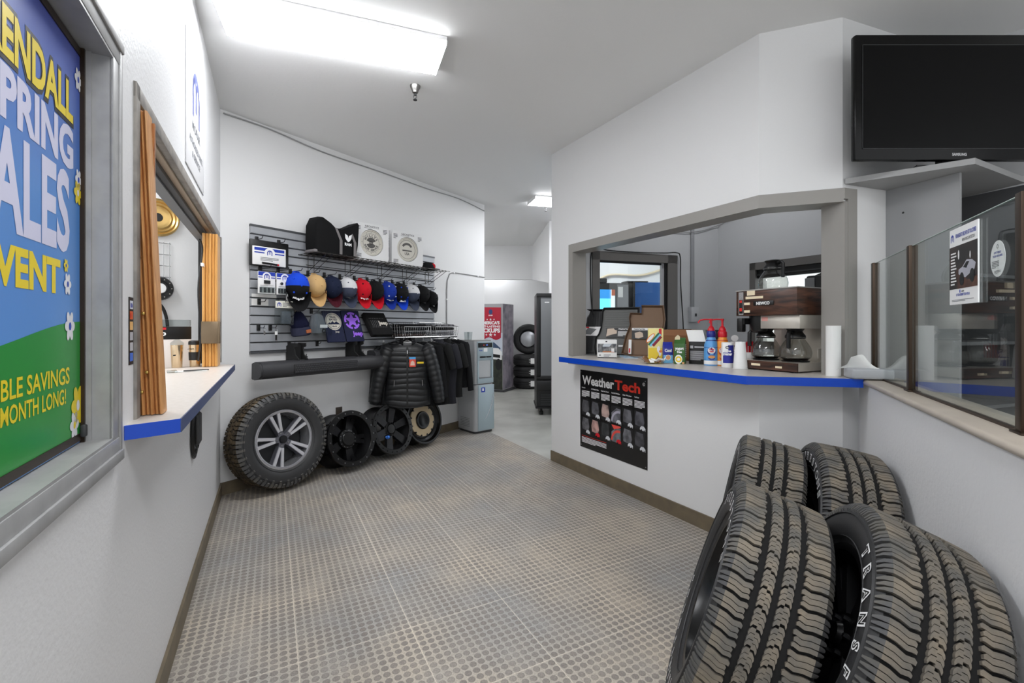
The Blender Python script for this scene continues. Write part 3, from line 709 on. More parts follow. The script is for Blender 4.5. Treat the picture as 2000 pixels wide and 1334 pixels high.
for args in [
    (.565, 'black cap with bright blue back panels and white script', cBl, cB, cB, dict(logo='mopar', sc_=1.16, dots=cBl, yaw=-14)),
    (.735, 'plain tan cap hung on the slatwall', cT, cT, cT, {}),
    (.905, 'dark navy cap with a maroon brim', cN, cN, cM, dict()),
    (1.075, 'slate cap with white mesh back, beside the red cap', cW, cS, cS, dict(logo='4x4', logo_c=cG)),
    (1.245, 'all red cap with white oval stitching', cR, cR, cR, dict(logo='RAM', dots=cB)),
    (1.405, 'black cap with red brim', cB, cB, cR, dict(under=cB)),
    (1.575, 'deep blue cap dotted with white eyelets', cD, cD, cD, dict(dots=WHITE, logo='4WD', logo_c=LGREY)),
    (1.745, 'black cap with white block letters and a blue brim', cB, cB, cBl, dict(logo='Jeep', dots=cBl)),
    (1.915, 'slate cap with white mesh back, between two black caps', cW, cS, cS, dict()),
    (2.075, 'all black cap with grey patch near the slatwall end', cB, cB, cB, dict(logo='O', logo_c=cG)),
    (2.235, 'small black cap with red and white brim mark, last of the row', cB, cB, cB, dict(z=1.78, logo='U', logo_c=LGREY, sc_=.88))]:
    kw = args[5]; cap(*args[:5], **kw)

# wire shelf and what stands on it
t = thing('wire_shelf', 'long wire shelf with slanted braces fixed to the top of the slatwall', 'shelf', B(0, 0, 0), RB)
m = MB().use(DWIRE); zs = 2.012
for i in range(31): x = .66+1.70*i/30; m.tube([(x, -.03, zs), (x, -.315, zs), (x, -.325, zs-.015)], .0025, 5)
for y in (-.03, -.12, -.22, -.315): m.tube([(.64, y, zs-.004), (2.38, y, zs-.004)], .0035, 5)
m.build('wire_deck', t)
m = MB().use(DWIRE)
for x in (.74, .80, 1.14, 1.20, 1.54, 1.60, 1.9, 1.96, 2.26, 2.32): m.tube([(x, -.025, zs-.005), (x, -.025, zs-.15), (x, -.305, zs-.01)], .003, 5)
m.tube([(.72, -.025, zs-.09), (2.34, -.025, zs-.09)], .003, 5).build('braces', t)
zt = zs+.004
t = thing('tote_bag', 'black zip tote with grey straps and white ram head on the wire shelf', 'bag', B(.905, .17, zt), RB); t.scale = (.88, .85, 1)
FAB = mat('tote_black', (15, 15, 16), .85, spec=.2, bump=.25, bs=300); GST = mat('strap_grey', (120, 116, 116), .8)
outl = [(-.26, 0), (.22, 0), (.25, .12), (.265, .33), (.25, .345), (.16, .30), (.08, .268), (.04, .252), (-.045, .256), (-.1, .292), (-.19, .33), (-.225, .326), (-.265, .25), (-.27, .1)]
m = MB().use(FAB); N = len(outl)
def shell(k, yy): return [(p[0]*k, yy, .12+(p[1]-.12)*k) for p in outl]
rows = [(1, .085), (1, -.06), (.985, -.085), (.955, -.1), (.5, -.108)]
vs = []; fs = []
for k, yy in rows: vs += shell(k, yy)
for r in range(len(rows)-1):
    for i in range(N): fs.append((r*N+i, r*N+(i+1) % N, (r+1)*N+(i+1) % N, (r+1)*N+i))
fs += [tuple(range(N-1, -1, -1)), tuple(range((len(rows)-1)*N, len(rows)*N))]
m.add(vs, fs).build('body', t, ang=60)
m = MB().use(GST)
for x0 in (0, .175): m.add([(x0, -.112, .01), (x0+.034, -.112, .01), (x0+.034, -.114, .14), (x0-.022, -.103, .25), (x0-.05, -.103, .25), (x0, -.114, .14)], [(0, 1, 2, 5), (5, 2, 3, 4)])
m.build('straps', t)
MB().use(GST).box(-.285, .24, -.1, .08, .0, .028, .01).build('base_panel', t)
m = MB().use(WHITE).text('RAM', .105, .1, -.1135, .026, .085, .05)
m.flat([(.065, .21), (.10, .195), (.105, .17), (.115, .195), (.15, .21), (.145, .17), (.125, .145), (.105, .135), (.085, .15), (.068, .17)], -.1135)
m.build('print', t)
def clock_box(a, label, willys, yaw):
    t = thing('clock_box', label, 'box', B(a, .15, zt), RB+math.radians(yaw), 'boxed wall clocks on the wire shelf')
    W, Hh, D = .40, .375, .055
    m = MB().use(mat('box_white', (226, 226, 226), .6)); cz = .185; r = .135; y = -D
    m.box(-W/2, W/2, -D+.03, D, 0, Hh); n = 40
    # front face with a round window
    vs = []; fs = []
    for i in range(n):
        a_ = 2*PI*i/n; c, s = math.cos(a_), math.sin(a_); k = min(W/2/abs(c) if abs(c) > 1e-6 else 9, (Hh-cz if s > 0 else cz)/abs(s) if abs(s) > 1e-6 else 9)
        vs += [(r*c, y, cz+r*s), (k*c, y, cz+k*s), (r*c, y+.03, cz+r*s), (k*c, y+.03, cz+k*s)]
    for i in range(n): j = (i+1) % n; fs += [(4*i, 4*i+1, 4*j+1, 4*j), (4*i, 4*j, 4*j+2, 4*i+2), (4*i+1, 4*i+3, 4*j+3, 4*j+1)]
    for cx_, cz_ in ((W/2, Hh), (-W/2, Hh), (-W/2, 0), (W/2, 0)):
        pass
    m.add(vs, fs); m.rect(-W/2, -W/2+.02, 0, .02, y)
    m.use(mat('print_grey', (96, 96, 98), .6)).text('NEONETICS', 0, .335, y-.0006, .02, .16, .02).lines(-.09, .09, .325, .332, 1, y-.0006)
    for x in (-.155, .155): m.lines(x-.025, x+.025, .29, .345, 4, y-.0006)
    m.lines(-.18, -.12, .02, .07, 4, y-.0006)
    M0 = m.M; m.M = Matrix.Rotation(-PI/2, 4, 'Z'); m.M = Matrix(((0, 1, 0, 0), (1, 0, 0, 0), (0, 0, 1, 0), (0, 0, 0, 1))); m.M = M0
    m.M = tr(-W/2-.0006, .012, .19) @ Matrix.Rotation(-PI/2, 4, 'Z') @ Matrix.Rotation(PI/2, 4, 'Y')
    m.text('NEONETICS', 0, -.02, 0, .035, .2, .03); m.M = M0
    m.build('carton', t)
    m = MB().use(mat('clock_face', (206, 202, 192) if willys else (196, 196, 196), .5)).lathe([(r-.004, -.03), (r-.004, -.047), (r-.014, -.052), (r-.018, -.04), (0, -.04)], 40, 'y', (0, 0, cz)); y2 = -.0406
    dk = mat('clock_ink', (84, 82, 80), .6); m.use(dk)
    if willys:
        m.ring(0, cz, .0, .055, y2, 20, 160).ring(0, cz, 0, .055, y2, 200, 340).ring(0, cz, .012, .022, y2).ring(0, cz, .092, .095, y2)
        arc_text(m, 'WILLYS', 0, cz, .073, 160, 20, y2, .024, .05); arc_text(m, 'SALES SERVICE', 0, cz, .073, 195, 345, y2, .02, .05, True)
        arc_text(m, 'oooooooooooo', 0, cz, .108, 105, -255, y2, .012, .02)
    else:
        m.ring(0, cz, .1, .104, y2).ring(0, cz, .05, .075, y2, 30, 150).rect(-.06, .06, cz-.02, cz-.005, y2).text('USA', 0, cz-.06, y2, .03, .06, .03)
    m.build('clock_dial', t)
clock_box(1.33, 'white boxed clock with a round dial lettered in an arc, beside the tote bag', True, -6)
clock_box(1.82, 'white boxed clock with a pale grey dial, last box on the wire shelf', False, -10)
t = thing('baseball_cap', 'small black and red cap lying at the far end of the wire shelf', 'cap', B(2.17, .16, zt), RB)
MB().use(cB).lathe([(.085, 0), (.08, .05), (.06, .08), (0, .09)], 20).build('crown', t); MB().use(cR).ball((.02, -.062, .04), (.035, .02, .035), 12).build('patch', t)
MB().use(cB).prism([(-.08, -.05), (-.05, -.14), (.05, -.14), (.08, -.05)], .0, .006, 'z').build('brim', t)

# beanies, shirts and baskets on the lower slats
def knit(n, c): return mat('knit_'+n, c, .95, bump=.5, bs=220, spec=.1)
t = thing('pompom_beanie', 'navy beanie with a grey fur pompom and leather tag on the slatwall', 'beanie', B(.615, .12, 1.27), 0, rot3=(0, math.radians(-8), RB))
MB().use(knit('navy', (24, 26, 48))).lathe([(.07, .07), (.078, .1), (.06, .15), (.035, .2), (.012, .225), (0, .225)], 24, kx=1).build('crown', t)
MB().use(knit('grey_navy', (52, 54, 72))).lathe([(.07, .0), (.08, .008), (.083, .06), (.08, .075), (.06, .075)], 24).build('cuff', t)
m = MB().use(mat('fur', (128, 120, 112), .95, var=(84, 80, 78), vs=60, bump=1, bs=120)); 
for i in range(60):
    a_ = random.random()*2*PI; b_ = random.uniform(-1, 1); c_ = math.sqrt(1-b_*b_); d = Vector((c_*math.cos(a_), c_*math.sin(a_), b_)); p = Vector((.005, 0, .255))
    m.tube([p+d*.02, p+d*.052], .008, 5, taper=[.012, .002])
m.ball((.005, 0, .255), .036, 10).build('pompom', t)
MB().use(mat('leather_tag', (166, 92, 52), .6)).box(-.0, .045, -.088, -.078, .022, .052).build('leather_tag', t)
t = thing('bagged_beanie', 'grey beanie with white label in a clear bag on the slatwall', 'beanie', B(.76, .13, 1.29), RB)
MB().use(knit('grey', (112, 116, 122))).lathe([(.07, 0), (.078, .06), (.07, .1), (.05, .16), (0, .2)], 24, kx=1).build('crown', t)
m = MB().use(WHITE).box(-.02, .055, -.082, -.078, .05, .078); m.use(BLACK).ring(.02, .022, .01, .02, -.0785).build('label', t)
MB().use(CLEAR).surf(lambda u, v: (-.095+.19*u, -.088+.006*math.sin(u*17+v*5), -.02+.24*v-.0*u), 20, 8).build('bag', t)
for a, l in ((.62, 'black hook holding the pompom beanie'), (.77, 'black hook holding the bagged beanie')): hook(a, 1.50, .12, l)
hook(.555, 1.195, .08, 'bare black hook low on the slatwall above the step bar'); hook(.83, 1.195, .05, 'bare black hook low on the slatwall left of the shirts')
NAVY = mat('shirt_navy', (38, 42, 66), .9, spec=.2, bump=.15, bs=300)
def board(a, w_, z0, z1, label, mt, tilt, thick=.012):
    t = thing('folded_shirt', label, 'shirt', B(a, .05, z1), 0, 'folded shirts shown on slatwall boards', rot3=(math.radians(-tilt), 0, RB))
    hgt = (z1-z0)/math.cos(math.radians(tilt))
    MB().use(mt).box(-w_/2, w_/2, -thick, thick, -hgt, 0, .008, 3).build('cloth', t)
    MB().use(MBLACK).box(-w_/2+.01, w_/2-.01, thick, thick+.006, -hgt+.02, -.01).build('backing_board', t)
    return t, -thick-.0008, hgt
t, y, hh = board(.955, .195, 1.2, 1.5, 'navy shirt with a cream oval badge of mountains on a slatwall board', NAVY, 19)
m = MB().use(mat('badge_cream', (206, 200, 188), .8)).ell(0, -.11, .085, .088, y); m.use(NAVY).ring(0, -.11, .074, .078, y-.0005, k=1)
m.text('TRAIL', 0, -.075, y-.0005, .018, .07, .03).text('RATED', 0, -.1, y-.0005, .018, .085, .03).flat([(-.07, -.14), (-.045, -.118), (-.035, -.128), (-.01, -.105), (.005, -.125), (.03, -.108), (.07, -.14)], y-.0005).text('4x4', 0, -.168, y-.0005, .018, .05, .03)
m.use(mat('badge_cream')).text('Jeep', .02, -.222, y, .016, .045, .03).build('print', t)
t, y, hh = board(1.165, .205, 1.2, 1.51, 'navy shirt with a purple star in a ring on a slatwall board', NAVY, 19)
PUR = mat('print_purple', (152, 98, 226), .7); m = MB().use(PUR)
for i in range(5): m.ring(0, -.11, .068, .09, y, 60+72*i, 120+72*i, 10)
st = [((.09 if i % 2 == 0 else .036)*math.sin(i*PI/5), -.11+(.09 if i % 2 == 0 else .036)*math.cos(i*PI/5)) for i in range(10)]
for i in range(10): m.flat([(0, -.11), st[i], st[(i+1) % 10]], y-.0003)
m.text('Jeep', .035, -.265, y, .044, .12, .05).build('print', t)
t, y, hh = board(1.455, .27, 1.255, 1.485, 'black folded shirt with dotted grille and cream word on a slatwall board', mat('shirt_black', (24, 24, 24), .9, spec=.2, bump=.2, bs=200), 35, .025)
m = MB().use(mat('print_grey'))
for i in range(9):
    for z in (-.08, -.19): m.rect(-.1+.022*i, -.09+.022*i, z, z+.006, y)
for i in range(5): m.rect(-.09+.022*i, -.086+.022*i, -.175, -.1, y)
m.use(mat('badge_cream')).text('Jeep', .055, -.155, y-.0005, .045, .12, .05).build('print', t)
def basket(a, L, label, cloth):
    t = thing('wire_basket', label, 'basket', B(a, .03, 1.23), RB, 'wire baskets on the slatwall')
    D = .27; m = MB().use(CHROME)
    for z, e in ((0, .02), (.07, .01), (.17, 0)):
        m.tube([(-L/2+e, -.0, z), (L/2-e, 0, z), (L/2-e, -D+e, z-(.05 if z > .1 else 0)), (-L/2+e, -D+e, z-(.05 if z > .1 else 0))], .0035 if z > .1 else .002, 6, True)
    for i in range(13):
        x = -L/2+L*i/12; m.tube([(x, 0, .17), (x, 0, 0), (x, -D+.02, 0), (x, -D, .12)], .0018, 5)
    for i in range(8):
        y = -D*i/7
        for s in (-1, 1): m.tube([(s*(L/2-.015), y, 0), (s*L/2, y, .17-.05*i/7)], .0018, 5)
        m.tube([(-L/2, y, .001), (L/2, y, .001)], .0018, 5)
    m.build('wire_frame', t)
    rr = random.Random(int(a*100))
    for k in range(4):
        z = .008+k*.036; c = cloth[k % len(cloth)]
        q = thing('folded_garment', '%s folded garment %s of the %s wire basket' % (c[0], ('at the bottom', 'second from the bottom', 'third from the bottom', 'on top')[k], 'closer' if a < 2 else 'far'), 'clothing', B(a, .03, 1.23+z), RB, 'folded clothes in the wire baskets')
        MB().use(c[1]).box(-L/2+.03+.01*rr.random(), L/2-.03, -D+.04, -.02, 0, .033, .012, 3).build('cloth', q)
        if k == 3 and a < 2: MB().use(WHITE).ring(.0, 0, .03, .05, 0).M
        if k == 3:
            m = MB().use(PAPER); m.M = rot('X', -90)
            m.ring(.05, .13, .022, .04, -.0345).ring(-.05, .14, .01, .02, -.0345).build('print', q)
basket(1.87, .40, 'chrome wire basket of dark folded clothes above the jacket', [('brown', mat('cloth_brown', (52, 38, 34), .9)), ('dark charcoal', mat('cloth_charcoal', (36, 36, 40), .9)), ('black', SOFTBLACK), ('black printed', SOFTBLACK)])
basket(2.35, .40, 'chrome wire basket of grey folded clothes past the slatwall edge', [('grey', mat('cloth_grey', (110, 110, 114), .9)), ('pale grey', mat('cloth_pale', (160, 160, 164), .9)), ('black', SOFTBLACK), ('mottled dark', mat('cloth_mottle', (40, 40, 44), .9, var=(130, 130, 134), vs=40))])

# step bar on two brackets
t = thing('step_bar', 'black vehicle step bar with textured tread hung on the back wall', 'step bar', B(0, 0, 0), RB)
pr = [(-.11, .92), (-.13, .91), (-.23, .925), (-.262, .95), (-.272, .99), (-.262, 1.03), (-.235, 1.055), (-.14, 1.06), (-.115, 1.05)]
SB = mat('step_black', (50, 50, 53), .5, bump=.3, bs=300)
MB().use(SB).prism(pr, .20, 1.46, 'x').prism([(p[0]*.96-.008, .985+(p[1]-.985)*.93) for p in pr], .185, .201, 'x').build('bar', t, ang=50)
m = MB().use(mat('step_pad', (36, 36, 38), .7)).box(.46, 1.1, -.278, -.26, .952, 1.03, .006); m.use(mat('step_rib', (62, 62, 65), .5))
for i in range(40):
    for j in range(4): m.box(.472+.0157*i+(.008 if j % 2 else 0), .481+.0157*i+(.008 if j % 2 else 0), -.2815, -.277, .96+.017*j, .97+.017*j)
m.build('tread_pad', t)
t = thing('step_bar', 'shorter black step bar end section behind the puffer jacket', 'step bar', B(0, 0, 0), RB)
MB().use(SB).prism([(p[0]*.9+.02, p[1]+.045) for p in pr], 1.36, 1.78, 'x').build('bar', t, ang=50)
MB().use(MGREY).box(1.5, 1.53, -.235, -.222, .99, 1.06).build('clip', t)
for a, l in ((.575, 'black mounting bracket clamp on the left half of the step bar'), (1.19, 'black mounting bracket clamp below the star shirt')):
    t = thing('mounting_bracket', l, 'bracket', B(a, .02, 1.045), RB, 'step bar brackets')
    m = MB().use(MBLACK).prism([(0, .0), (-.2, .0), (-.2, .02), (-.14, .06), (-.13, .12), (-.17, .13), (-.17, .16), (-.06, .16), (0, .13)], -.045, -.035, 'x').prism([(0, .0), (-.2, .0), (-.2, .02), (-.14, .06), (-.13, .12), (-.17, .13), (-.17, .16), (-.06, .16), (0, .13)], .035, .045, 'x')
    m.box(-.045, .045, -.1, -.09, .01, .15).box(-.045, .045, -.2, 0, .0, .012).build('arm', t)
    MB().use(MBLACK).tube([(.045, -.12, .03), (.085, -.12, .034)], .006, 8).tube([(.075, -.12, .02), (.075, -.12, .06)], .004, 6).build('bolt', t)

# ================================================================ CLOTHES RAIL
t = thing('clothes_rail', 'chrome clothes rail on brackets below the wire baskets', 'rail', B(0, 0, 0), RB)
MB().use(CHROME).tube([(1.5, -.34, 1.235), (2.47, -.34, 1.235)], .011, 8).build('bar', t)
m = MB().use(CHROME)
for a in (1.62, 2.36): m.tube([(a, -.02, 1.15), (a, -.34, 1.22)], .008, 6).box(a-.012, a+.012, -.03, -.02, 1.12, 1.2)
m.build('brackets', t)
def hanger(m, w_=.2):
    m.tube(spline([(.0, 0, -.03), (.0, 0, .0), (.012, 0, .03), (.03, 0, .04), (.036, 0, .025)], 4), .003, 5)
    m.tube([(-w_, 0, -.1), (0, 0, -.03), (w_, 0, -.1), (-w_, 0, -.1)], .004, 5)
JK = mat('puffer_nylon', (24, 25, 27), .42, spec=.45, bump=.12, bs=150); JK2 = mat('fleece_black', (26, 26, 28), .85, spec=.2)
jp = B(1.66, .36, 1.235); jrz = math.radians(12)
t = thing('coat_hanger', 'wire hanger carrying the quilted puffer jacket', 'hanger', jp, jrz); m = MB().use(CHROME); hanger(m); m.build('wire', t)
t = thing('puffer_jacket', 'black quilted puffer jacket with hang tag at the front of the clothes rail', 'jacket', (jp[0], jp[1], 1.235), jrz)
def pw(k): return abs(math.sin(PI*k))
def body(u, v):
    z = -.055-.665*v; th = 2*PI*u
    w_ = .225 if v > .12 else .09+.135*math.sin(min(v/.12, 1)*PI/2)
    w_ += .018*math.sin(v*2.5)-.03*math.exp(-((v-.55)/.2)**2)
    d = .095 if v > .15 else .05+.045*v/.15
    q = 1+(.10*(pw((z+.02)/.058)**.5)-.05)*(1 if v < .97 else .2)+.012*math.sin(17*th+30*v)
    cx = math.cos(th); sy = math.sin(th)
    return (w_*(abs(cx)**.75)*math.copysign(1, cx), d*q*(abs(sy)**.8)*math.copysign(1, sy), z+.012*math.sin(th*3+v*9)*v)
MB().use(JK).surf(body, 64, 130, True).build('body', t, ang=75)
def sleeve(sd):
    path = []; tp = []
    for i in range(66):
        v = i/65; x = sd*(.17+.16*v**.8+.015*math.sin(v*3)); z = -.085-.60*v; y = -.0-.05*math.sin(v*1.6)
        path.append((x, y, z)); r = (.085-.03*v)*(1+.09*(pw(v*11)**.5)-.05); 
        if i < 4: r *= .55+.12*i
        if i > 62: r *= .9
        tp.append((r, r*1.05))
    m = MB().use(JK).tube(path, .06, 18, False, tp); m.build('sleeve', t, ang=75)
sleeve(-1); sleeve(1)
m = MB().use(JK2)
for k in range(3): m.lathe([(.08-.004*k, -.075+.025*k), (.092-.006*k, -.065+.025*k), (.086-.006*k, -.05+.025*k)], 28, 'z', (0, .0, 0), 1, 300, 600)
m.build('collar', t, ang=75)
MB().use(mat('zip_black', (10, 10, 11), .5)).surf(lambda u, v: (-.009+.018*u, -.102-.012*math.sin(PI*min(v*1.3, 1)), -.1-.61*v), 2, 30).build('zipper', t)
MB().use(CHROME).tube([(0, -.118, -.13), (0, -.122, -.165)], .004, 6).build('zip_pull', t)
m = MB().use(WHITE).rect(-.05, .055, -.07, -.045, .05).build('neck_label', t)
m = MB().use(mat('tag_orange', (222, 74, 52), .5)).box(.02, .085, -.122, -.119, -.30, -.2); m.use(mat('tag_sky', (70, 160, 220), .5)).rect(.02, .085, -.222, -.2, -.1225)
m.use(mat('tag_pale', (225, 190, 175), .5)).flat([(.03, -.285), (.075, -.285), (.07, -.25), (.053, -.235), (.035, -.25)], -.1225); m.build('hang_tag', t)
MB().use(YEL).box(.1, .165, -.116, -.111, -.268, -.25).build('chest_patch', t)
m = MB().use(CHROME)
for sx in (-.13, .15): m.tube([(sx, -.1, -.44), (sx*1.03, -.1, -.5)], .0035, 5)
m.build('pocket_zips', t)
# second jacket and shirts along the rail
def shirt(a, label, mt, rz, long=False, w_=.21, L=.68, col=False, lift=0, b=.34):
    p = B(a, b, 1.225-lift)
    h_ = thing('coat_hanger', 'hanger of the '+label.split(' on the')[0], 'hanger', p, rz, 'hangers on the clothes rail'); m = MB().use(CHROME); hanger(m, w_*.9); m.build('wire', h_)
    t = thing('hanging_shirt' if not long else 'hanging_jacket', label, 'shirt' if not long else 'jacket', p, rz, 'dark shirts on the clothes rail')
    def f(u, v):
        z = -.05-L*v; th = 2*PI*u; k = min(v/.1, 1); ww = .07+(w_-.07)*math.sin(k*PI/2)+.012*math.sin(v*6); d = .015+.018*k*(.6+.4*v)
        c, s = math.cos(th), math.sin(th)
        return (ww*math.copysign(abs(c)**.8, c), d*s*(1+.35*math.sin(9*th+2*v)*v), z)
    MB().use(mt).surf(f, 44, 26, True).build('body', t, ang=75)
    for sd in (-1, 1):
        n = 12; path = []; tp = []; SL = .58 if long else .27
        for i in range(n+1):
            v = i/n; path.append((sd*(w_*.78+(.07 if long else .085)*v**.7), .0, -.09-SL*v)); r = (.075-.02*v); tp.append((r*(.6 if i == 0 else 1), .03))
        MB().use(mt).tube(path, .06, 12, False, tp).build('sleeve', t, ang=75)
    if col: MB().use(mt).lathe([(.06, -.06), (.075, -.075), (.055, -.02)], 20).prism([(-.06, -.05), (.0, -.07), (-.03, -.15)], -.05, -.044).prism([(.06, -.05), (.0, -.07), (.03, -.15)], -.05, -.044).build('collar', t)
    else: MB().use(mt).lathe([(.07, -.065), (.08, -.06), (.07, -.045)], 20).build('collar', t)
    return t
BK = mat('shirt_black'); mat('shirt_charcoal', (34, 34, 40), .85, spec=.25, bump=.15, bs=250)
jr = RB-PI/2
shirt(1.66, 'black quilted jacket half hidden on the left side of the puffer jacket', JK, math.radians(25), True, .21, .66, b=.165)
shirt(1.91, 'black long sleeved jacket on the rail directly behind the puffer jacket', SOFTBLACK, math.radians(20), True, .21, .70)
shirt(2.03, 'black tee shirt on the rail, second behind the puffer jacket', BK, math.radians(22), False, .22, .70)
shirt(2.15, 'charcoal polo shirt with a collar on the rail', _m['shirt_charcoal'], math.radians(24), False, .22, .72, True)
shirt(2.28, 'black polo shirt on the rail between the charcoal polo and the last shirt', BK, math.radians(26), False, .21, .66, True)
shirt(2.41, 'black shirt with white cuff marks, last on the rail beside the water cooler', SOFTBLACK, math.radians(28), True, .2, .58, lift=-.02)

# ================================================================ WATER COOLER, WALL FITTINGS
crz = math.radians(41)
t = thing('water_cooler', 'silver and pale blue floor standing water cooler beside the hanging shirts', 'water cooler', (-.46, 5.918, 0), crz)
SIL = mat('cooler_silver', (176, 178, 180), .35, .3); ICE = mat('cooler_ice', (164, 180, 187), .4, .15)
W_, D_ = .15, .17
def rounded(w_, d0, d1, r, n=6):
    P = [(w_, d1), (-w_, d1)]
    for i in range(n+1): a = PI+PI/2*i/n; P.append((-w_+r+r*math.cos(a), d0+r+r*math.sin(a)))
    for i in range(n+1): a = 1.5*PI+PI/2*i/n; P.append((w_-r+r*math.cos(a), d0+r+r*math.sin(a)))
    return P
MB().use(SIL).prism(rounded(.155, -.17, .19, .05), .03, .615, 'z').build('lower_body', t, ang=50)
m = MB().use(SIL).prism(rounded(.15, -.155, .18, .05), .622, 1.165, 'z'); m.build('upper_body', t, ang=50)
MB().use(mat('cooler_top', (150, 150, 148), .5)).prism(rounded(.145, -.15, .175, .05), 1.165, 1.178, 'z').build('top_plate', t)
MB().use(DGREY).box(-.14, .14, -.14, .17, 0, .03).build('base', t)
MB().use(ICE).box(-.105, .15, -.179, -.165, .035, .61, .006).build('lower_door', t)
m = MB().use(ICE).box(-.105, .145, -.164, -.15, .92, 1.16, .004).box(-.105, -.085, -.164, -.15, .66, .92).box(.12, .145, -.164, -.15, .66, .92).box(-.105, .145, -.17, -.15, .63, .70, .004); m.build('front_panel', t)
m = MB().use(mat('recess_ice', (128, 150, 160), .5)).box(-.085, .12, -.152, -.1505, .70, .92); m.build('dispenser_recess', t)
MB().use(MGREY).box(-.085, .12, -.175, -.152, .695, .708).build('drip_tray', t)
m = MB().use(BLACK).box(-.1, .13, -.168, -.163, 1.085, 1.145, .003); m.use(mat('led_blue', (60, 90, 255), .4, emit=3)).ell(.04, 1.115, .006, .006, -.1686, 10).use(mat('led_red', (230, 40, 40), .4, emit=1)).ell(-.01, 1.115, .004, .004, -.1686, 10); m.build('control_panel', t)
m = MB().use(BLACK).box(-.07, .02, -.172, -.162, .955, .975, .004).box(.03, .11, -.172, -.162, .955, .975, .004); m.build('tap_buttons', t)
m = MB().use(NAVYP).rect(-.06, .0, .52, .58, -.1795).use(WHITE).rect(-.045, -.02, .535, .57, -.18); m.build('blue_sticker', t)
m = MB().use(PAPER).rect(-.01, .05, 1.03, 1.075, -.1648).use(NAVYP).text('PURE', -.055, 1.04, -.1648, .016, .05, .03); m.build('paper_sticker', t)
m = MB().use(mat('silver_curve', (215, 218, 220), .2, .6)).tube([(.13-.13*(i/12)**2, -.182, .5-.33*i/12) for i in range(13)], .005, 6, False, [.002+.006*math.sin(PI*i/12) for i in range(13)]); m.build('curved_handle', t)
m = MB().use(mat('vent_dark', (120, 122, 124), .5))
for i in range(6): m.box(-.1565, -.155, -.06, .14, .08+.02*i, .086+.02*i)
m.build('vents', t)
for i, (x, y) in enumerate(((-.585, 5.87), (-.55, 5.93))):
    c = thing('plastic_cup', ('clear plastic cup at the edge of the water cooler top', 'second clear plastic cup on the water cooler top')[i], 'cup', (x, y, 1.179), 0, 'cups on the water cooler'); MB().use(CLEAR).lathe([(0, 0), (.028, 0), (.034, .1), (.036, .102)], 20).build('cup_wall', c)
t = thing('wall_conduit', 'thin grey cable clipped to the back wall, dropping behind the cooler', 'cable', B(0, 0, 0), RB)
MB().use(mat('cable_grey', (150, 150, 150), .5)).tube(spline([(3.46, -.008, 2.055), (3.0, -.008, 2.058), (2.76, -.008, 2.05), (2.69, -.008, 1.98), (2.665, -.008, 1.85), (2.66, -.008, 1.3), (2.66, -.008, .9)]), .006, 6).build('cable', t)
m = MB().use(WHITE)
for a, z in ((3.3, 2.057), (2.8, 2.052), (2.662, 1.7)): m.box(a-.012, a+.012, -.016, 0, z-.008, z+.008)
m.build('clips', t)
t = thing('ceiling_cable', 'thin grey cable running under the ceiling along the back wall', 'cable', B(0, 0, 0), RB)
MB().use(mat('cable_grey')).tube(spline([(.02, -.01, 3.06), (.4, -.01, 3.065), (.9, -.01, 3.03), (1.6, -.01, 3.035), (2.3, -.01, 3.03), (2.9, -.01, 3.045), (3.45, -.01, 3.0)]), .006, 6).build('cable', t)
t = thing('wall_outlet', 'brown wall outlet with white plug between two black rims', 'outlet', B(1.082, 0, .49), RB)
MB().use(mat('outlet_brown', (60, 50, 42), .5)).box(-.036, .036, -.008, 0, -.06, .06, .003).build('cover_plate', t); MB().use(CREAM).box(-.018, .018, -.03, -.008, -.045, -.01, .004).build('plug', t)

# ================================================================ TYRES AND RIMS
RUB = mat('tyre_rubber', (46, 46, 47), .5, spec=.45, bump=.08, bs=200); GRV = mat('tyre_groove', (20, 19, 19), .9)
TOPD = mat('tread_dusty', (98, 96, 92), .8, var=(134, 124, 109), vs=11, det=5, bump=.3, bs=150, spec=.3); TOPL = mat('lug_rubber', (74, 74, 75), .6, var=(90, 87, 81), vs=14, bump=.1, bs=150)
BR = mat('tread_brown', (62, 56, 48), .85, var=(98, 84, 64), vs=14, det=5, bump=.3, bs=120, spec=.2)
def tread(m, R, TW, pieces, N, up):
    """raised blocks wrapped round the carcass: pieces = (material, outline in (u across, v round))"""
    k = [(-.64, -.5-.14, .0), (0, 0, 0)]
    def P(u, v, top):
        s = math.copysign(1, u); a = abs(u)
        if a <= .5: y = a*TW; r = R-.004*(2*a)**2; ny, nr = 0, 1
        else:
            q = (a-.5)/.12; y = .5*TW+.024*min(q, 1)**.8; r = R-.004-.034*q**1.5; ny, nr = .55*min(q*1.6, 1), .85
        o = 0 if top else -.0105
        r2 = r+o*nr; y2 = s*(y+o*ny); an = 2*PI*v/N
        return (r2*math.sin(an), y2, r2*math.cos(an))
    for i in range(N):
        for mt, pts in pieces:
            m.use(mt); n = len(pts)
            vs = [P(u, v+i, True) for u, v in pts]+[P(u, v+i, False) for u, v in pts]
            m.add(vs, [tuple(range(n))]+[(j, (j+1) % n, n+(j+1) % n, n+j) for j in range(n)])
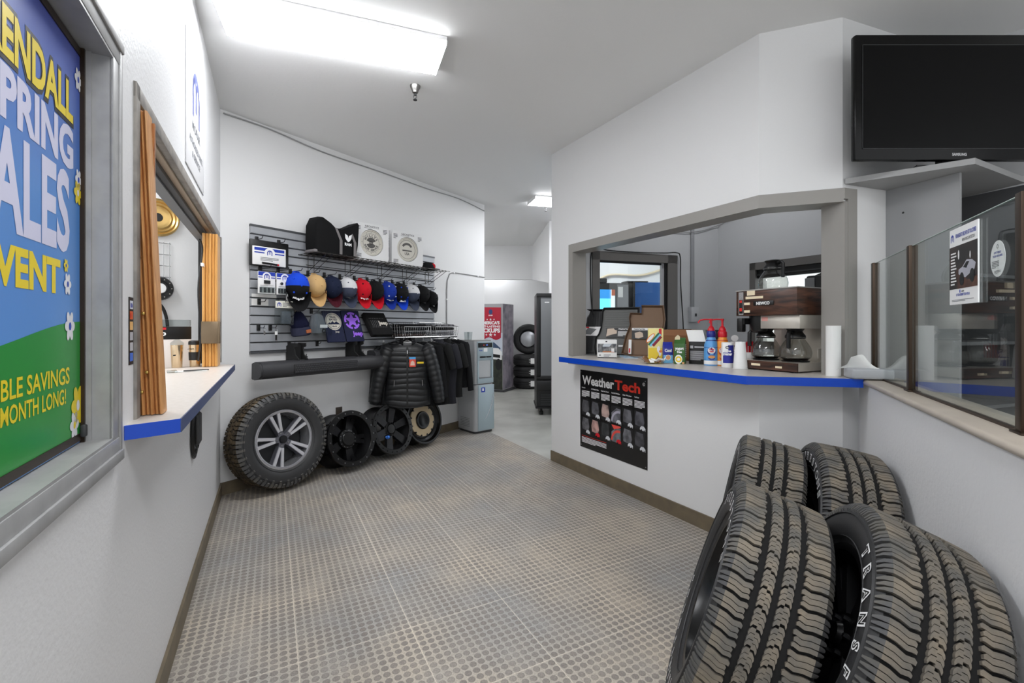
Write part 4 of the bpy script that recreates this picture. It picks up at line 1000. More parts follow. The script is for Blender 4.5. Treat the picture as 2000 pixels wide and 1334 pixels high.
def highway():
    p = []
    step = [(-.164, .20), (-.145, .03), (-.10, .03), (-.10, .17), (-.065, .17), (-.04, .34)]
    def blk(st, lo, hi, mt=TOPD): p.append((mt, [(u, v+lo) for u, v in st]+[(st[-1][0]+.006, st[-1][1]+(lo+hi)/2)]+[(u, v+hi) for u, v in reversed(st)]+[(st[0][0]-.006, st[0][1]+(lo+hi)/2)]))
    for lo, hi in ((0, .25), (.285, .55), (.59, .85)): blk(step, lo, hi)
    st2 = [(-u, v+.35) for u, v in reversed(step)]
    for lo, hi in ((0, .25), (.285, .55), (.59, .85)): blk(st2, lo, hi)
    for s in (-1, 1):
        for lo, hi, e in ((0, .26, .0), (.295, .55, .02), (.595, .82, .01)):
            a = [(s*.5, .0+lo), (s*.42, .03+lo), (s*.33, .16+lo), (s*(.258+e), .10+lo), (s*(.235+e), .2+lo)]
            b = [(u, v-lo+hi) for u, v in a]; b[-1] = (s*(.24+e), b[-1][1]-.08); p.append((TOPD, a+b[::-1]))
            p.append((TOPL, [(s*.5, lo), (s*.5, hi), (s*.56, hi-.02), (s*.61, hi-.06), (s*.61, lo+.09), (s*.56, lo+.03)]))
    return p
def rugged():
    p = [(BR, [(-.2, .04), (-.08, .12), (-.02, .42), (-.06, .62), (-.17, .5), (-.22, .3)]), (BR, [(.03, .54), (.10, .44), (.21, .62), (.2, .9), (.1, 1.02), (.02, .84)]),
         (BR, [(-.2, .64), (-.08, .74), (-.03, .92), (-.1, 1.0), (-.21, .9)]), (BR, [(.02, .1), (.12, .0), (.2, .14), (.19, .5), (.09, .34)]),
         (BR, [(-.04, .02), (.0, -.04), (.01, .34), (-.01, .38)])]
    for s, o in ((-1, 0), (1, .5)):
        p.append((BR, [(s*.5, o), (s*.38, .05+o), (s*.26, -.03+o), (s*.24, .3+o), (s*.32, .44+o), (s*.5, .40+o)])); p.append((TOPL, [(s*.5, o), (s*.5, .40+o), (s*.57, .38+o), (s*.66, .34+o), (s*.66, .06+o), (s*.57, .02+o)]))
        p.append((BR, [(s*.5, .54+o), (s*.36, .56+o), (s*.26, .5+o), (s*.25, .84+o), (s*.5, .9+o)])); p.append((TOPL, [(s*.5, .54+o), (s*.5, .9+o), (s*.56, .88+o), (s*.6, .84+o), (s*.6, .58+o), (s*.56, .56+o)]))
    return p
def carcass(m, R, TW, rr):
    h = TW/2; s = R-.39
    half = [(rr, -h+.006), (rr+.012, -h-.002), (rr+.04, -h-.019), (rr+.065, -h-.022), (R-.055, -h-.021), (R-.034, -h-.016), (R-.022, -h-.006), (R-.014, -h+.003), (R-.0105, -h*.5), (R-.0095, 0)]
    m.use(RUB).lathe([(r, y) for r, y in half[:7]], 96, 'y').use(GRV).lathe(half[6:]+[(r, -y) for r, y in reversed(half[6:])][1:], 96, 'y').use(RUB).lathe([(r, -y) for r, y in half[:7]], 96, 'y')
    for r_ in (rr+.018, R-.05): m.lathe([(r_, -h-.01 if r_ < .3 else -h-.018), (r_+.002, -h-.0245 if r_ > .3 else -h-.013), (r_+.004, -h-.01 if r_ < .3 else -h-.018)], 72, 'y')
def tyre(root, R, TW, rr, pattern, N, words=()):
    m = MB(); carcass(m, R, TW, rr); tread(m, R, TW, pattern(), N, 0)
    o = m.build('tyre', root, ang=30)
    if words:
        m = MB(); y = -TW/2-.0232; r = (rr+R)/2-.003
        for s, a0, a1, hh in words:
            m.use(WHITE); arc_text(m, s, 0, 0, r, a0, a1, y, hh, .06); m.use(mat('letter_black', (22, 22, 22), .6)); arc_text(m, s, 0, 0, r, a0, a1, y-.0006, hh*.86, .0)
        m.build('raised_letters', root)
    return o
def barrel(root, R, w_, mt, lip=.012, name='rim'):
    h = w_/2; s = R/.25
    MB().use(mt).lathe([(R-.018, -h+.004), (R-.006, -h), (R+.004, -h+.002), (R+.006, -h+.012), (R-.004, -h+.02), (R-.012, -h+.035), (R-.03, -h+.06), (R-.032, h-.09), (R-.014, h-.03), (R+.004, h-.012), (R+.006, h-.002),
                        (R-.004, h), (R-.018, h-.02), (R-.036, h-.09), (R-.04, -h+.06), (R-.022, -h+.03), (R-.018, -h+.004)], 72, 'y').build(name, root)
def spoke_geo(m, a, w0, w1, r0, r1, y0, y1, th):
    c, s = math.cos(a), math.sin(a)
    def P(r, q, y): return (r*c-q*s, y, r*s+q*c)
    vs = [P(r0, -w0/2, y0), P(r0, w0/2, y0), P(r1, w1/2, y1), P(r1, -w1/2, y1)]+[P(r0, -w0/2*1.1, y0+th), P(r0, w0/2*1.1, y0+th), P(r1, w1/2*1.15, y1+th), P(r1, -w1/2*1.15, y1+th)]
    m.add(vs, [(0, 1, 2, 3), (4, 7, 6, 5), (0, 4, 5, 1), (1, 5, 6, 2), (2, 6, 7, 3), (3, 7, 4, 0)])
RIMB = mat('rim_black', (16, 16, 17), .3, .4, spec=.6); RIMS = mat('rim_satin', (40, 40, 42), .36, .6); MACH = mat('rim_machined', (222, 222, 226), .3, .6); POCK = mat('rim_pocket', (112, 112, 120), .4, .5)
def placed(f, a, b, R, w_, lean, name, label, cat, group, dz=0, spin=0, yaw=0):
    th = math.radians(lean); p = at(f, a, b, R*math.cos(th)+w_/2*math.sin(th)+dz)
    return thing(name, label, cat, p, 0, group, rot3=(-th, 0, RZ(f)+math.radians(yaw)))
def nuts(root, n, r, y, rad, mt, ln=.018):
    for i in range(n):
        a = 2*PI*(i+.5)/n; M = MB().use(mt).lathe([(0, y-ln), (rad*.8, y-ln), (rad, y-ln*.6), (rad, y)], 6, 'y', (r*math.cos(a), 0, r*math.sin(a))); M.build('lug_nut', root)
# the tyred wheel by the corner
t = placed('B', .36, .205, .388, .26, 9, 'tyred_wheel', 'muddy all terrain tyre on a silver split-spoke wheel in the corner', 'wheel', None)
tyre(t, .388, .2, .238, rugged, 34); barrel(t, .238, .2, mat('rim_bright', (190, 190, 194), .25, .8))
MB().use(DGREY).lathe([(0, .03), (.2, .03), (.2, .04)], 40, 'y').build('spoke_shade_disc', t)  # dark disc stands in for the shade behind the spokes
for i in range(5):
    m = MB(); a = PI/2+.3+2*PI*i/5; m.use(MACH)
    for d in (-1, 1):
        spoke_geo(m, a+d*.155, .02, .024, .07, .224, -.08, -.096, .008); m.use(POCK); spoke_geo(m, a+d*.155, .026, .032, .06, .224, -.072, -.088, .05); m.use(MACH)
    m.use(POCK); spoke_geo(m, a, .05, .03, .03, .105, -.07, -.068, .04); m.build('spoke', t)
MB().use(POCK).lathe([(.235, -.09), (.222, -.04), (.215, .03)], 60, 'y').build('inner_rim', t)
MB().use(mat('cap_dark', (40, 40, 43), .4, .5)).lathe([(0, -.088), (.03, -.086), (.034, -.07), (.05, -.06)], 24, 'y').build('hub_cap', t); nuts(t, 5, .052, -.058, .009, CHROME, .016)
# three bare rims
def bolts(root, n, r, y, rad, mt, name, off=0):
    o = None
    for i in range(n):
        a = 2*PI*(i+off)/n
        if o is None: o = MB().use(mt).lathe([(0, y-.008), (rad*.85, y-.008), (rad, y)], 8, 'y').build(name, root)
        else: o = o.copy(); COL.objects.link(o)
        o.location = (r*math.cos(a), 0, r*math.sin(a))
def beadlock(root, R, h, n, mt, bolt):
    MB().use(mt).lathe([(R-.04, -h-.006), (R-.036, -h-.012), (R+.006, -h-.012), (R+.01, -h-.004), (R+.01, -h+.006), (R-.036, -h+.006)], 72, 'y').build('beadlock_ring', root)
    bolts(root, n, R-.014, -h-.012, .007, bolt, 'ring_bolt')
t = placed('B', .985, .21, .25, .26, 14, 'bare_rim', 'deep dish black rim with studded edge, standing beside the silver wheel', 'wheel rim', 'bare rims along the back wall')
barrel(t, .25, .26, RIMS); beadlock(t, .25, .13, 18, RIMB, mat('bolt_grey', (130, 130, 132), .3, .9))
MB().use(mat('rim_inside_shade', (8, 8, 9), .5)).lathe([(0, .06), (.21, .06)], 40, 'y').build('rear_shadow_plate', t)  # near-black disc puts the shade of the deep rim into colour
for i in range(5):
    m = MB().use(RIMS); a = -PI/2+.15+2*PI*i/5
    for d in (-1, 1): spoke_geo(m, a+d*.13, .045, .038, .07, .228, -.045, -.03, .05)
    m.build('spoke', t)
MB().use(RIMB).lathe([(0, -.09), (.06, -.09), (.066, -.085), (.066, -.075), (.088, -.068), (.095, -.055), (.095, .0)], 40, 'y').build('hub_cap', t)
bolts(t, 14, .08, -.066, .005, mat('bolt_grey'), 'hub_bolt')
t = placed('B', 1.49, .21, .25, .24, 14, 'bare_rim', 'black six spoke rim, second bare rim from the corner, below the jacket', 'wheel rim', 'bare rims along the back wall')
barrel(t, .25, .24, RIMS); beadlock(t, .25, .12, 24, RIMB, RIMB)
for i in range(6):
    m = MB().use(RIMS); a = .25+2*PI*i/6; spoke_geo(m, a, .06, .085, .05, .236, -.075, -.1, .035); m.use(RIMB); spoke_geo(m, a, .02, .04, .11, .2, -.0762, -.0962, .002); m.build('spoke', t)
MB().use(RIMB).lathe([(0, -.1), (.045, -.098), (.052, -.085), (.075, -.075), (.08, -.03)], 36, 'y').build('hub_cap', t); nuts(t, 6, .064, -.073, .008, RIMB)
MB().use(mat('blue_reflector', (60, 110, 190), .1, .8)).ball((-.05, -.085, -.075), (.03, .006, .022), 12).build('blue_cap', t)
t = placed('B', 1.99, .185, .262, .22, 12, 'bare_rim', 'black steel rim with a tan slotted ring, farthest of the bare rims', 'wheel rim', 'bare rims along the back wall')
barrel(t, .262, .22, RIMB)
MB().use(RIMB).lathe([(.24, -.09), (.228, -.07), (.2, -.062), (.19, -.05), (.0, -.05)], 60, 'y').build('disc', t)
TAN = mat('ring_tan', (196, 176, 142), .5, .1); m = MB().use(TAN); n = 96; vs = []; fs = []
for i in range(n):
    a = 2*PI*i/n; k = i % 8; ro = .178 if k not in (3, 4) else .164; ri = .1
    for r, y in ((ri, -.066), (ro, -.066), (ro, -.05)): vs.append((r*math.cos(a), y, r*math.sin(a)))
for i in range(n): j = (i+1) % n; fs += [(3*i, 3*j, 3*j+1, 3*i+1), (3*i+1, 3*j+1, 3*j+2, 3*i+2)]
m.add(vs, fs).build('slotted_ring', t)
bolts(t, 12, .168, -.064, .009, RIMB, 'ring_bolt', .45)
MB().use(RIMB).lathe([(0, -.075), (.05, -.072), (.07, -.085), (.092, -.085), (.1, -.075), (.1, -.05)], 40, 'y').build('hub_cup', t)

# four leaning tyres on the right
def big_wheel(a, b, lean, label, spin, yaw=0, words=()):
    t = placed('H', a, b, .39, .274, lean, 'tyred_wheel', label, 'wheel', 'tyres leaning on the low white wall', yaw=yaw)
    tyre(t, .39, .23, .252, highway, 48, words)
    barrel(t, .252, .23, RIMB)
    MB().use(mat('rim_inside_shade')).lathe([(0, .05), (.22, .05)], 40, 'y').build('spoke_shade_disc', t)  # shade inside the wheel painted as a near-black disc
    for i in range(6):
        m = MB().use(RIMS); aa = math.radians(spin)+2*PI*i/6
        for d in (-1, 1): spoke_geo(m, aa+d*.11, .03, .028, .06, .234, -.05, -.07, .035)
        m.use(RIMB); spoke_geo(m, aa, .05, .03, .04, .13, -.05, -.055, .03); m.build('spoke', t)
    MB().use(RIMB).lathe([(0, -.075), (.03, -.073), (.038, -.06), (.07, -.05), (.075, -.02)], 32, 'y').build('hub_cap', t); nuts(t, 6, .056, -.05, .009, RIMS)
    return t
big_wheel(1.321, .265, 22.4, 'tyre against the low white wall closest to the camera, white lettering on its side', 20, 3, (('TRANSFORCE', 75, -40, .034), ('FIRESTONE', 255, 165, .034)))
big_wheel(1.261, .57, 18.1, 'front tyre standing free of the wall, tread facing the camera', 0, 1, (('FIRESTONE', 130, 40, .034), ('TRANSFORCE', 310, 200, .034)))
big_wheel(.455, .205, 9.6, 'tyre leaning on the wall behind the others, below the glass screen', 40, 5, (('FIRESTONE', 120, 40, .034), ('TRANSFORCE', 300, 190, .034)))
big_wheel(.449, .514, 11.9, 'outer rear tyre between the front tyre and the counter wall', 10, 0, (('TRANSFORCE', 150, 50, .034), ('FIRESTONE', 320, 230, .034)))

# ================================================================ HALLWAY
t = thing('display_kiosk', 'tall printed display box with red flag and pickup scene at the hallway end', 'display', (-.191, 9.45, 0), math.atan2(-.40, .9))
m = MB().use(mat('kiosk_grey', (150, 148, 150), .5)).box(-.75, 0, 0, .55, .03, 1.83, .004)
m.use(mat('kiosk_sky', (196, 202, 214), .5)).rect(-.74, -.008, .75, 1.22, -.001).use(mat('kiosk_field', (56, 60, 48), .6, var=(34, 38, 34), vs=12)).rect(-.74, -.008, .04, .75, -.001)
m.use(mat('truck_blue', (60, 80, 110), .4)).flat([(-.6, .8), (-.1, .8), (-.05, .9), (-.2, 1.02), (-.45, 1.04), (-.6, .95)], -.0015)
m.use(WHITE).flat([(-.55, .68), (-.02, .66), (-.02, .82), (-.1, .9), (-.55, .92)], -.002); m.use(BLACK).flat([(-.4, .72), (-.06, .7), (-.06, .76), (-.4, .8)], -.0025).ell(-.1, .56, .07, .12, -.0025).ell(-.45, .58, .08, .13, -.0025)
m.build('printed_box', t)
m = MB().use(mat('flag_red', (176, 28, 52), .7, bump=.1, bs=10)).flat([(-.72, 1.12)]+[(-.72+.68*i/12, 1.10+.03*math.sin(i*1.1)) for i in range(1, 13)]+[(-.04, 1.75), (-.72, 1.77)], -.006)
m.use(mat('ram_badge', (40, 60, 110), .5)).ell(-.28, 1.66, .045, .055, -.007); m.use(WHITE)
m.text('RAM', -.28, 1.575, -.007, .025, .09, .04).text("AMERICA'S", -.30, 1.40, -.007, .062, .46, .05).text('BEST-LASTING', -.30, 1.335, -.007, .04, .48, .04).text('PICKUPS', -.30, 1.23, -.007, .085, .48, .05)
for x, r in ((-.38, .03), (-.28, .05), (-.18, .03), (-.36, .02), (-.28, .03), (-.2, .02)):
    z = 1.18 if r >= .03 and x != -.28 or r == .05 else 1.50
    m.flat([(x+(r if i % 2 == 0 else r*.42)*math.sin(i*PI/5), z+(r if i % 2 == 0 else r*.42)*math.cos(i*PI/5)) for i in range(10)], -.007)
m.build('flag', t)
MB().use(mat('kiosk_side', (140, 132, 142), .5, var=(92, 88, 100), vs=5)).box(.0, .002, .01, .54, .05, 1.82).build('side_print', t)
MB().use(DGREY).box(-.78, .06, -.06, .6, 0, .03).build('base_board', t)
def small_tyre(loc, rot3, label, tagged=True):
    t = thing('tyre', label, 'tyre', loc, 0, 'new tyres stacked at the hallway end', rot3=rot3)
    R = .335; h = .11; N = 30
    m = MB().use(mat('new_rubber', (30, 30, 31), .6)).lathe([(.2, -h+.02), (.215, -h), (.27, -h-.012), (.305, -h), (.325, -h+.02), (R, -h+.05), (R, -.03), (R-.008, -.028), (R-.008, -.02), (R, -.018), (R, .018), (R-.008, .02), (R-.008, .028), (R, .03), (R, h-.05), (.325, h-.02), (.305, h), (.27, h+.012), (.215, h), (.2, h-.02)], 56, 'y')
    for i in range(N):
        a = 2*PI*i/N
        for s in (-1, 1): m.box(0, 0, 0, 0, 0, 0)
    m.build('casing', t)
    return t
for k in range(3):
    t = small_tyre((.365, 10.12, .122+.244*k), (PI/2, 0, 0), ('bottom tyre of the hallway stack', 'middle tyre of the hallway stack', 'top lying tyre of the hallway stack')[k])
    m = MB().use(PAPER).box(.02, .14, -.0, .002, -.06, .06); lab = m.build('paper_label', t); lab.matrix_parent_inverse = Matrix(); lab.rotation_euler = (-PI/2, 0, 0); lab.location = (-.02, 0, .333)
t = small_tyre((.365, 10.12, .735+.337), (math.radians(-4), 0, math.radians(-6)), 'tyre standing upright on top of the hallway stack, silver disc inside')
MB().use(mat('disc_silver', (176, 178, 182), .25, .7)).lathe([(.2, -.02), (.17, -.06), (.1, -.075), (0, -.078)], 40, 'y').build('silver_disc', t)
t = thing('glass_door_fridge', 'black glass door display fridge in the hallway by the counter wall corner', 'fridge', (.69, 6.95, 0), 0)
FB = mat('fridge_black', (22, 22, 23), .4)
m = MB().use(FB).box(-.315, .315, .06, .68, .11, 1.86, .006).build('body', t)
m = MB().use(FB).box(-.315, .315, 0, .055, 1.80, 1.86, .004).box(-.315, -.25, 0, .055, .58, 1.80, .004).box(.25, .315, 0, .055, .58, 1.80, .004).box(-.315, .315, 0, .055, .54, .6, .004); m.build('door_frame', t)
MB().use(mat('fridge_glass', (138, 140, 142), .12, .2)).box(-.25, .25, .012, .04, .6, 1.8).build('door_glass', t)
MB().use(WHITE).rect(-.19, -.12, 1.715, 1.73, .0105).build('door_badge', t)
m = MB().use(FB).box(-.315, .315, -.02, .05, .38, .53, .006).box(-.315, .315, 0, .06, .13, .38)
m.use(DGREY)
for i in range(5): m.box(-.25, .3, -.003, .004, .16+.035*i, .175+.035*i)
m.build('grille', t); MB().use(BLACK).box(-.33, .33, -.01, .65, .10, .125).build('plinth', t)
for x in (-.24, .26):
    for y in (.06, .6): MB().use(BLACK).lathe([(0, 0), (.03, 0), (.03, .05), (.018, .06), (.018, .11), (0, .11)], 14, 'z', (x, y, 0)).build('foot', t)
# vending machines and pipe in the bright room behind the kitchen
t = thing('vending_machine', 'lit vending machine with sky blue front seen through the kitchen window', 'vending machine', (.72, 5.90, 0), math.radians(12))
m = MB().use(mat('vend_black', (24, 24, 26), .4)).box(.12, .86, 0, .8, 0, 1.93, .01).box(.14, .55, -.0, .1, 1.93, 1.99, .01); m.build('cabinet', t)
m = MB().use(mat('vend_screen', (190, 214, 228), .3, emit=.5)).rect(.14, .66, .6, 1.84, -.002)
m.use(mat('vend_sky', (44, 128, 196), .3, emit=.5)).rect(.14, .6, 1.7, 1.84, -.003).use(mat('vend_cyan', (96, 206, 240), .3, emit=.6)).rect(.14, .6, 1.58, 1.72, -.0035).use(mat('vend_orange', (226, 110, 60), .4)).rect(.61, .66, 1.76, 1.84, -.003)
for i in range(7): m.use(mat('vend_leaf', (70, 150, 80), .5)).ell(.2+.065*i, 1.51, .015, .03, -.004, 10)
for i in range(4): m.use(mat('vend_navy', (40, 60, 120), .5)).ell(.33+.09*i, 1.43, .03, .022, -.004, 10)
m.use(mat('vend_lime', (176, 220, 60), .5)).ell(.3, 1.38, .04, .05, -.0038, 12); m.use(RED).ell(.6, 1.43, .04, .02, -.004, 10); m.build('lit_front', t)
m = MB().use(mat('vend_grey', (122, 124, 128), .4)).box(.69, .85, -.008, 0, .3, 1.91).use(PAPER).rect(.70, .77, 1.74, 1.88, -.009).use(BLACK).rect(.70, .77, 1.46, 1.53, -.009).use(CREAM).rect(.70, .77, 1.36, 1.44, -.009); m.build('payment_panel', t)
t = thing('vending_machine', 'dark blue sided vending machine behind the tan floor mat', 'vending machine', (1.64, 6.12, 0), math.radians(8))
MB().use(mat('vend_blue', (30, 88, 156), .35)).box(0, .85, 0, .8, 0, 1.95, .01).build('cabinet', t); MB().use(BLACK).box(-.02, .012, -.01, .8, 0, 1.96).box(-.1, .2, .0, .2, 1.95, 1.965).build('edge_frame', t)
t = thing('wall_pipe', 'cream pipe sagging along the bright wall above the vending machines', 'pipe', (0, 0, 0))
MB().use(mat('pipe_cream', (222, 206, 176), .5)).tube(spline([(.9, 7.46, 2.05), (1.3, 7.46, 2.08), (1.62, 7.46, 2.2), (2.1, 7.46, 2.19), (2.5, 7.46, 2.3), (2.85, 7.46, 2.42), (3.2, 7.46, 2.44)]), .018, 8).build('pipe', t)

# ================================================================ KITCHEN
t = thing('conduit_box', 'grey conduit dropping to an outlet box on the kitchen back wall', 'outlet', at('K', 1.166, 0, 0), RZ('K'))
MB().use(mat('conduit_grey', (150, 151, 154), .5)).box(-.02, .02, -.02, 0, 1.54, 2.9, .003).build('conduit', t)
m = MB().use(mat('outlet_grey', (190, 191, 194), .5)).box(-.045, .055, -.05, 0, 1.40, 1.56, .004); m.build('box', t); MB().use(DGREY).box(.0, .022, -.055, -.049, 1.46, 1.49).build('socket', t)
t = thing('draped_cable', 'black cable draped around the kitchen window frame', 'cable', at('K', 0, 0, 0), RZ('K'))
MB().use(MBLACK).tube(spline([(-.0, -.03, 1.3), (-.05, -.03, 1.55), (-.065, -.03, 1.85), (-.055, -.03, 2.08), (.0, -.03, 2.15), (.12, -.03, 2.115), (.5, -.03, 2.11), (.8, -.03, 2.12), (.95, -.03, 2.13), (.995, -.03, 2.08), (1.0, -.03, 1.8), (1.03, -.03, 1.4), (1.04, -.03, 1.1)]), .006, 6).build('cable', t)
t = thing('kitchen_cable', 'pale thin cable looped high along the kitchen walls', 'cable', (0, 0, 0))
MB().use(mat('cable_grey')).tube(spline([at('K', .1, .02, 2.42), at('K', .8, .02, 2.36), at('K', 1.2, .02, 2.37), at('K', 1.5, .03, 2.46), at('R', .2, .02, 2.5), at('R', .6, .02, 2.56), at('R', 1.3, .02, 2.64)]), .005, 6).build('cable', t)
t = thing('printer', 'black printer standing by the kitchen window behind the brewer', 'printer', (2.70, 3.85, 1.36), math.radians(-58))
MB().use(BLACK).box(-.12, .3, -.17, .155, 0, .42, .015).build('body', t); MB().use(mat('printer_grey', (120, 122, 124), .4)).box(-.125, -.05, -.175, -.165, .1, .4).build('side_panel', t); MB().use(BLACK).prism([(-.08, .42), (.25, .42), (.27, .46), (.02, .46)], -.12, .12).build('lid', t)
struct_c = MB().use(GREY_WALL).box(-.14, .32, -.2, .165, 0, 1.36).build('file_cabinet', loc=(2.70, 3.85, 0), rz=math.radians(-58)); tag(struct_c, 'grey cabinet carrying the printer in the kitchen', 'cabinet')

# ================================================================ POSTER UNDER THE COUNTER
t = m = None
x0, x1, z0, z1 = .476, 1.301, .252, .955
m = MB().use(mat('poster_black', (16, 16, 17), .28, spec=.6)).box(x0, x1, -.004, -.0005, z0, z1); y = -.0046
m.use(WHITE).text('Weather', x0+.03, .83, y, .078, .425, .032, 'l'); m.use(mat('poster_red', (232, 58, 40), .4)).text('Tech', x0+.462, .83, y, .078, .29, .032, 'l'); m.use(WHITE).ring(x1-.035, .905, .009, .013, y).text('R', x1-.035, .9, y, .011)
pg = [(88, 88, 92), (100, 100, 106), (196, 168, 160), (118, 118, 126), (112, 112, 118), (96, 96, 104)]
pg2 = [(112, 112, 116), (206, 164, 156), (66, 68, 70), (120, 126, 132), (120, 120, 126), (84, 84, 90)]
for i in range(6):
    a = x0+.025+.133*i; b = a+.11
    m.use(WHITE).text(('FloorLiner', 'All-Weather Mats', 'Cargo Liner', 'No-Drill Mudflaps', 'Side Window', 'TechLiner')[i], a, .79, y, .012, .05 if i in (0, 5) else .1, .02, 'l').lines(a, b, .715, .775, 6, y)
    for row, (zt_, pal) in enumerate(((.69, pg), (.53, pg2))):
        c = pal[i]; k = mat('poster_tile_%d_%d' % (row, i), c, .45, var=tuple(int(v*.62) for v in c), vs=14)
        zb = zt_-.14; dk = mat('poster_dim', (30, 30, 32), .5)
        m.use(dk).rect(a, b, zb, zt_, y); m.use(k)
        sh = [(a+.01, zb+.03), (b-.02, zb+.02), (b-.004, zb+.06), (b-.02, zt_-.01), (a+.02, zt_-.004), (a+.004, zb+.08)]
        if i == 3:
            m.flat([(a, zb), (b, zb), (b, zt_-.02), (a+.06, zt_-.015), (a, zb+.08)], y-.0003); m.use(mat('poster_pink', (226, 80, 70), .5) if row else mat('poster_lilac', (168, 166, 180), .5)).ring(b-.02, zb+.01, .075, .095, y-.0006, 80, 180, 16)
            if row: m.flat([(a, zt_), (b, zt_), (b, zt_-.012), (a+.03, zt_-.035)], y-.0006)
        else: m.flat(sh, y-.0003)
        car = RED if row and i in (1, 3) else mat('poster_car', (206, 208, 212), .4); cx_ = b-.014; cz_ = zb+.0
        m.use(car).flat([(cx_-.036, cz_), (cx_+.02, cz_-.008), (cx_+.022, cz_+.014), (cx_+.004, cz_+.03), (cx_-.02, cz_+.03), (cx_-.036, cz_+.014)], y-.0009); m.use(BLACK).ell(cx_-.02, cz_-.002, .007, .009, y-.0012, 10).ell(cx_+.01, cz_-.006, .007, .009, y-.0012, 10)
m.use(WHITE).lines(x0+.025, x0+.36, .30, .352, 5, y); m.use(mat('poster_red')).rect(x0+.025, x0+.36, .357, .36, y)
m.use(LGREY)
for a, z in ((x0+.015, z0+.02), (x1-.015, z0+.02), (x0+.012, z1-.02), (x1-.02, z1-.025)): m.ell(a, z, .004, .004, y, 8)
tag(inframe(m, 'wall_poster', 'W'), 'black floor mat poster with white and red lettering below the countertop', 'poster')

# ================================================================ ON THE KITCHEN COUNTER
ZC = 1.0755
def C(px, y):
    """a spot on the countertop, from its direction and distance"""
    return ((px-1000)*y/889, y, ZC)
def mat_shape(name, w_, hgt, notch, flip=False):
    if notch == 0: P = [(-.17, 0), (.15, 0), (.15, .45), (-.10, .45), (-.12, .42), (-.115, .36), (-.085, .32), (-.095, .24), (-.15, .19), (-.175, .06)]
    elif notch == 1: P = [(-.19, 0), (.2, 0), (.21, .46), (-.13, .46), (-.145, .44), (-.15, .27), (-.17, .2), (-.2, .16), (-.205, .07)]
    else: P = [(-.19, .02), (-.1, 0), (.16, .0), (.17, .2), (.19, .34), (.175, .47), (-.02, .475), (-.02, .40), (-.12, .405), (-.13, .36), (-.12, .29), (-.16, .17)]
    return P
def floor_mat(loc, rz, label, col, dark, notch, tilt=14):
    t = thing('floor_mat', label, 'floor mat', (loc[0], loc[1], loc[2]+.004), 0, 'sample vehicle floor mats on the counter', rot3=(math.radians(-tilt), 0, rz))
    P = mat_shape('', 0, 0, notch); n = len(P); cx = sum(p[0] for p in P)/n; cz = sum(p[1] for p in P)/n
    A = mat('mat_'+col[0], col[1], .6, bump=.15, bs=300); D = mat('mat_edge_'+dark[0], dark[1], .55)
    def inset(k): return [(cx+(p[0]-cx)*k, cz+(p[1]-cz)*(1-(1-k)*.75)) for p in P]
    m = MB().use(D); I = inset(.9)
    vs = [(p[0], -.03, p[1]) for p in P]+[(p[0], -.028, p[1]) for p in inset(.965)]+[(p[0], .0, p[1]) for p in I]+[(p[0], .006, p[1]) for p in I]+[(p[0], -.024, p[1]) for p in P]
    fs = []
    for r in range(2):
        for i in range(n): fs.append((r*n+i, r*n+(i+1) % n, (r+1)*n+(i+1) % n, (r+1)*n+i))
    fs += [tuple(range(4*n-1, 3*n-1, -1))]+[(3*n+i, 4*n+i, 4*n+(i+1) % n, 3*n+(i+1) % n) for i in range(n)]+[(i, 4*n+i, 4*n+(i+1) % n, (i+1) % n) for i in range(n)]
    m.add(vs, fs).build('raised_rim', t)
    m = MB().use(A).flat(I, -.001)
    if notch == 0:
        for i in range(9): m.box(-.075+.025*i, -.063+.025*i, -.008, -.001, .25, .425, .002); m.box(-.12+.03*i, -.106+.03*i, -.008, -.001, .04, .17-.008*(i % 2), .002) if i < 8 else None
    elif notch == 1:
        for i in range(9): m.box(-.12, .18, -.004, -.001, .26+.022*i, .266+.022*i)
    else:
        for i in range(6): m.box(-.09+.04*i, -.085+.04*i, -.004, -.001, .2, .3)
    m.build('tray', t)
    return t
rzm = math.radians(-24)
t = floor_mat(C(1152, 4.42), rzm, 'black ribbed floor mat sample leaning at the left end of the counter', ('black', (40, 40, 41)), ('black', (16, 16, 17)), 0)
m = MB().use(mat('flyer_white', (232, 230, 228), .5)).box(-.10, .1, -.012, -.008, .185, .275); m.use(MGREY).flat([(-.08, .2), (.0, .195), (.055, .25), (-.03, .265)], -.0125).use(RED).rect(-.098, -.085, .19, .24, -.0126).rect(-.09, -.07, .262, .274, -.0126).rect(-.05, -.02, .262, .274, -.0126); m.build('flyer', t)
t = floor_mat(C(1203, 4.22), rzm, 'grey floor mat sample standing between the black and tan mats', ('grey', (98, 99, 97)), ('charcoal', (34, 35, 35)), 1)
m = MB().use(mat('flyer_black', (28, 28, 29), .4)).box(-.10, .12, -.012, -.006, .17, .265); m.use(mat('flyer_tan', (206, 186, 168), .5)).flat([(-.098, .18), (-.06, .195), (.0, .21), (0, .24), (-.02, .245), (-.03, .26), (-.09, .255)], -.0125).use(WHITE).text('WeatherTech', .012, .248, -.0125, .012, .1, .04, 'l').lines(.01, .1, .185, .235, 5, -.0125); m.build('flyer', t)
MB().use(WHITE).box(.02, .07, -.012, -.006, .085, .1).build('brand_tab', t)
t = floor_mat(C(1256, 4.06), math.radians(-20), 'tan floor mat sample with deep raised edges leaning beside the snack box', ('tan', (124, 98, 76)), ('brown', (104, 80, 60)), 2)
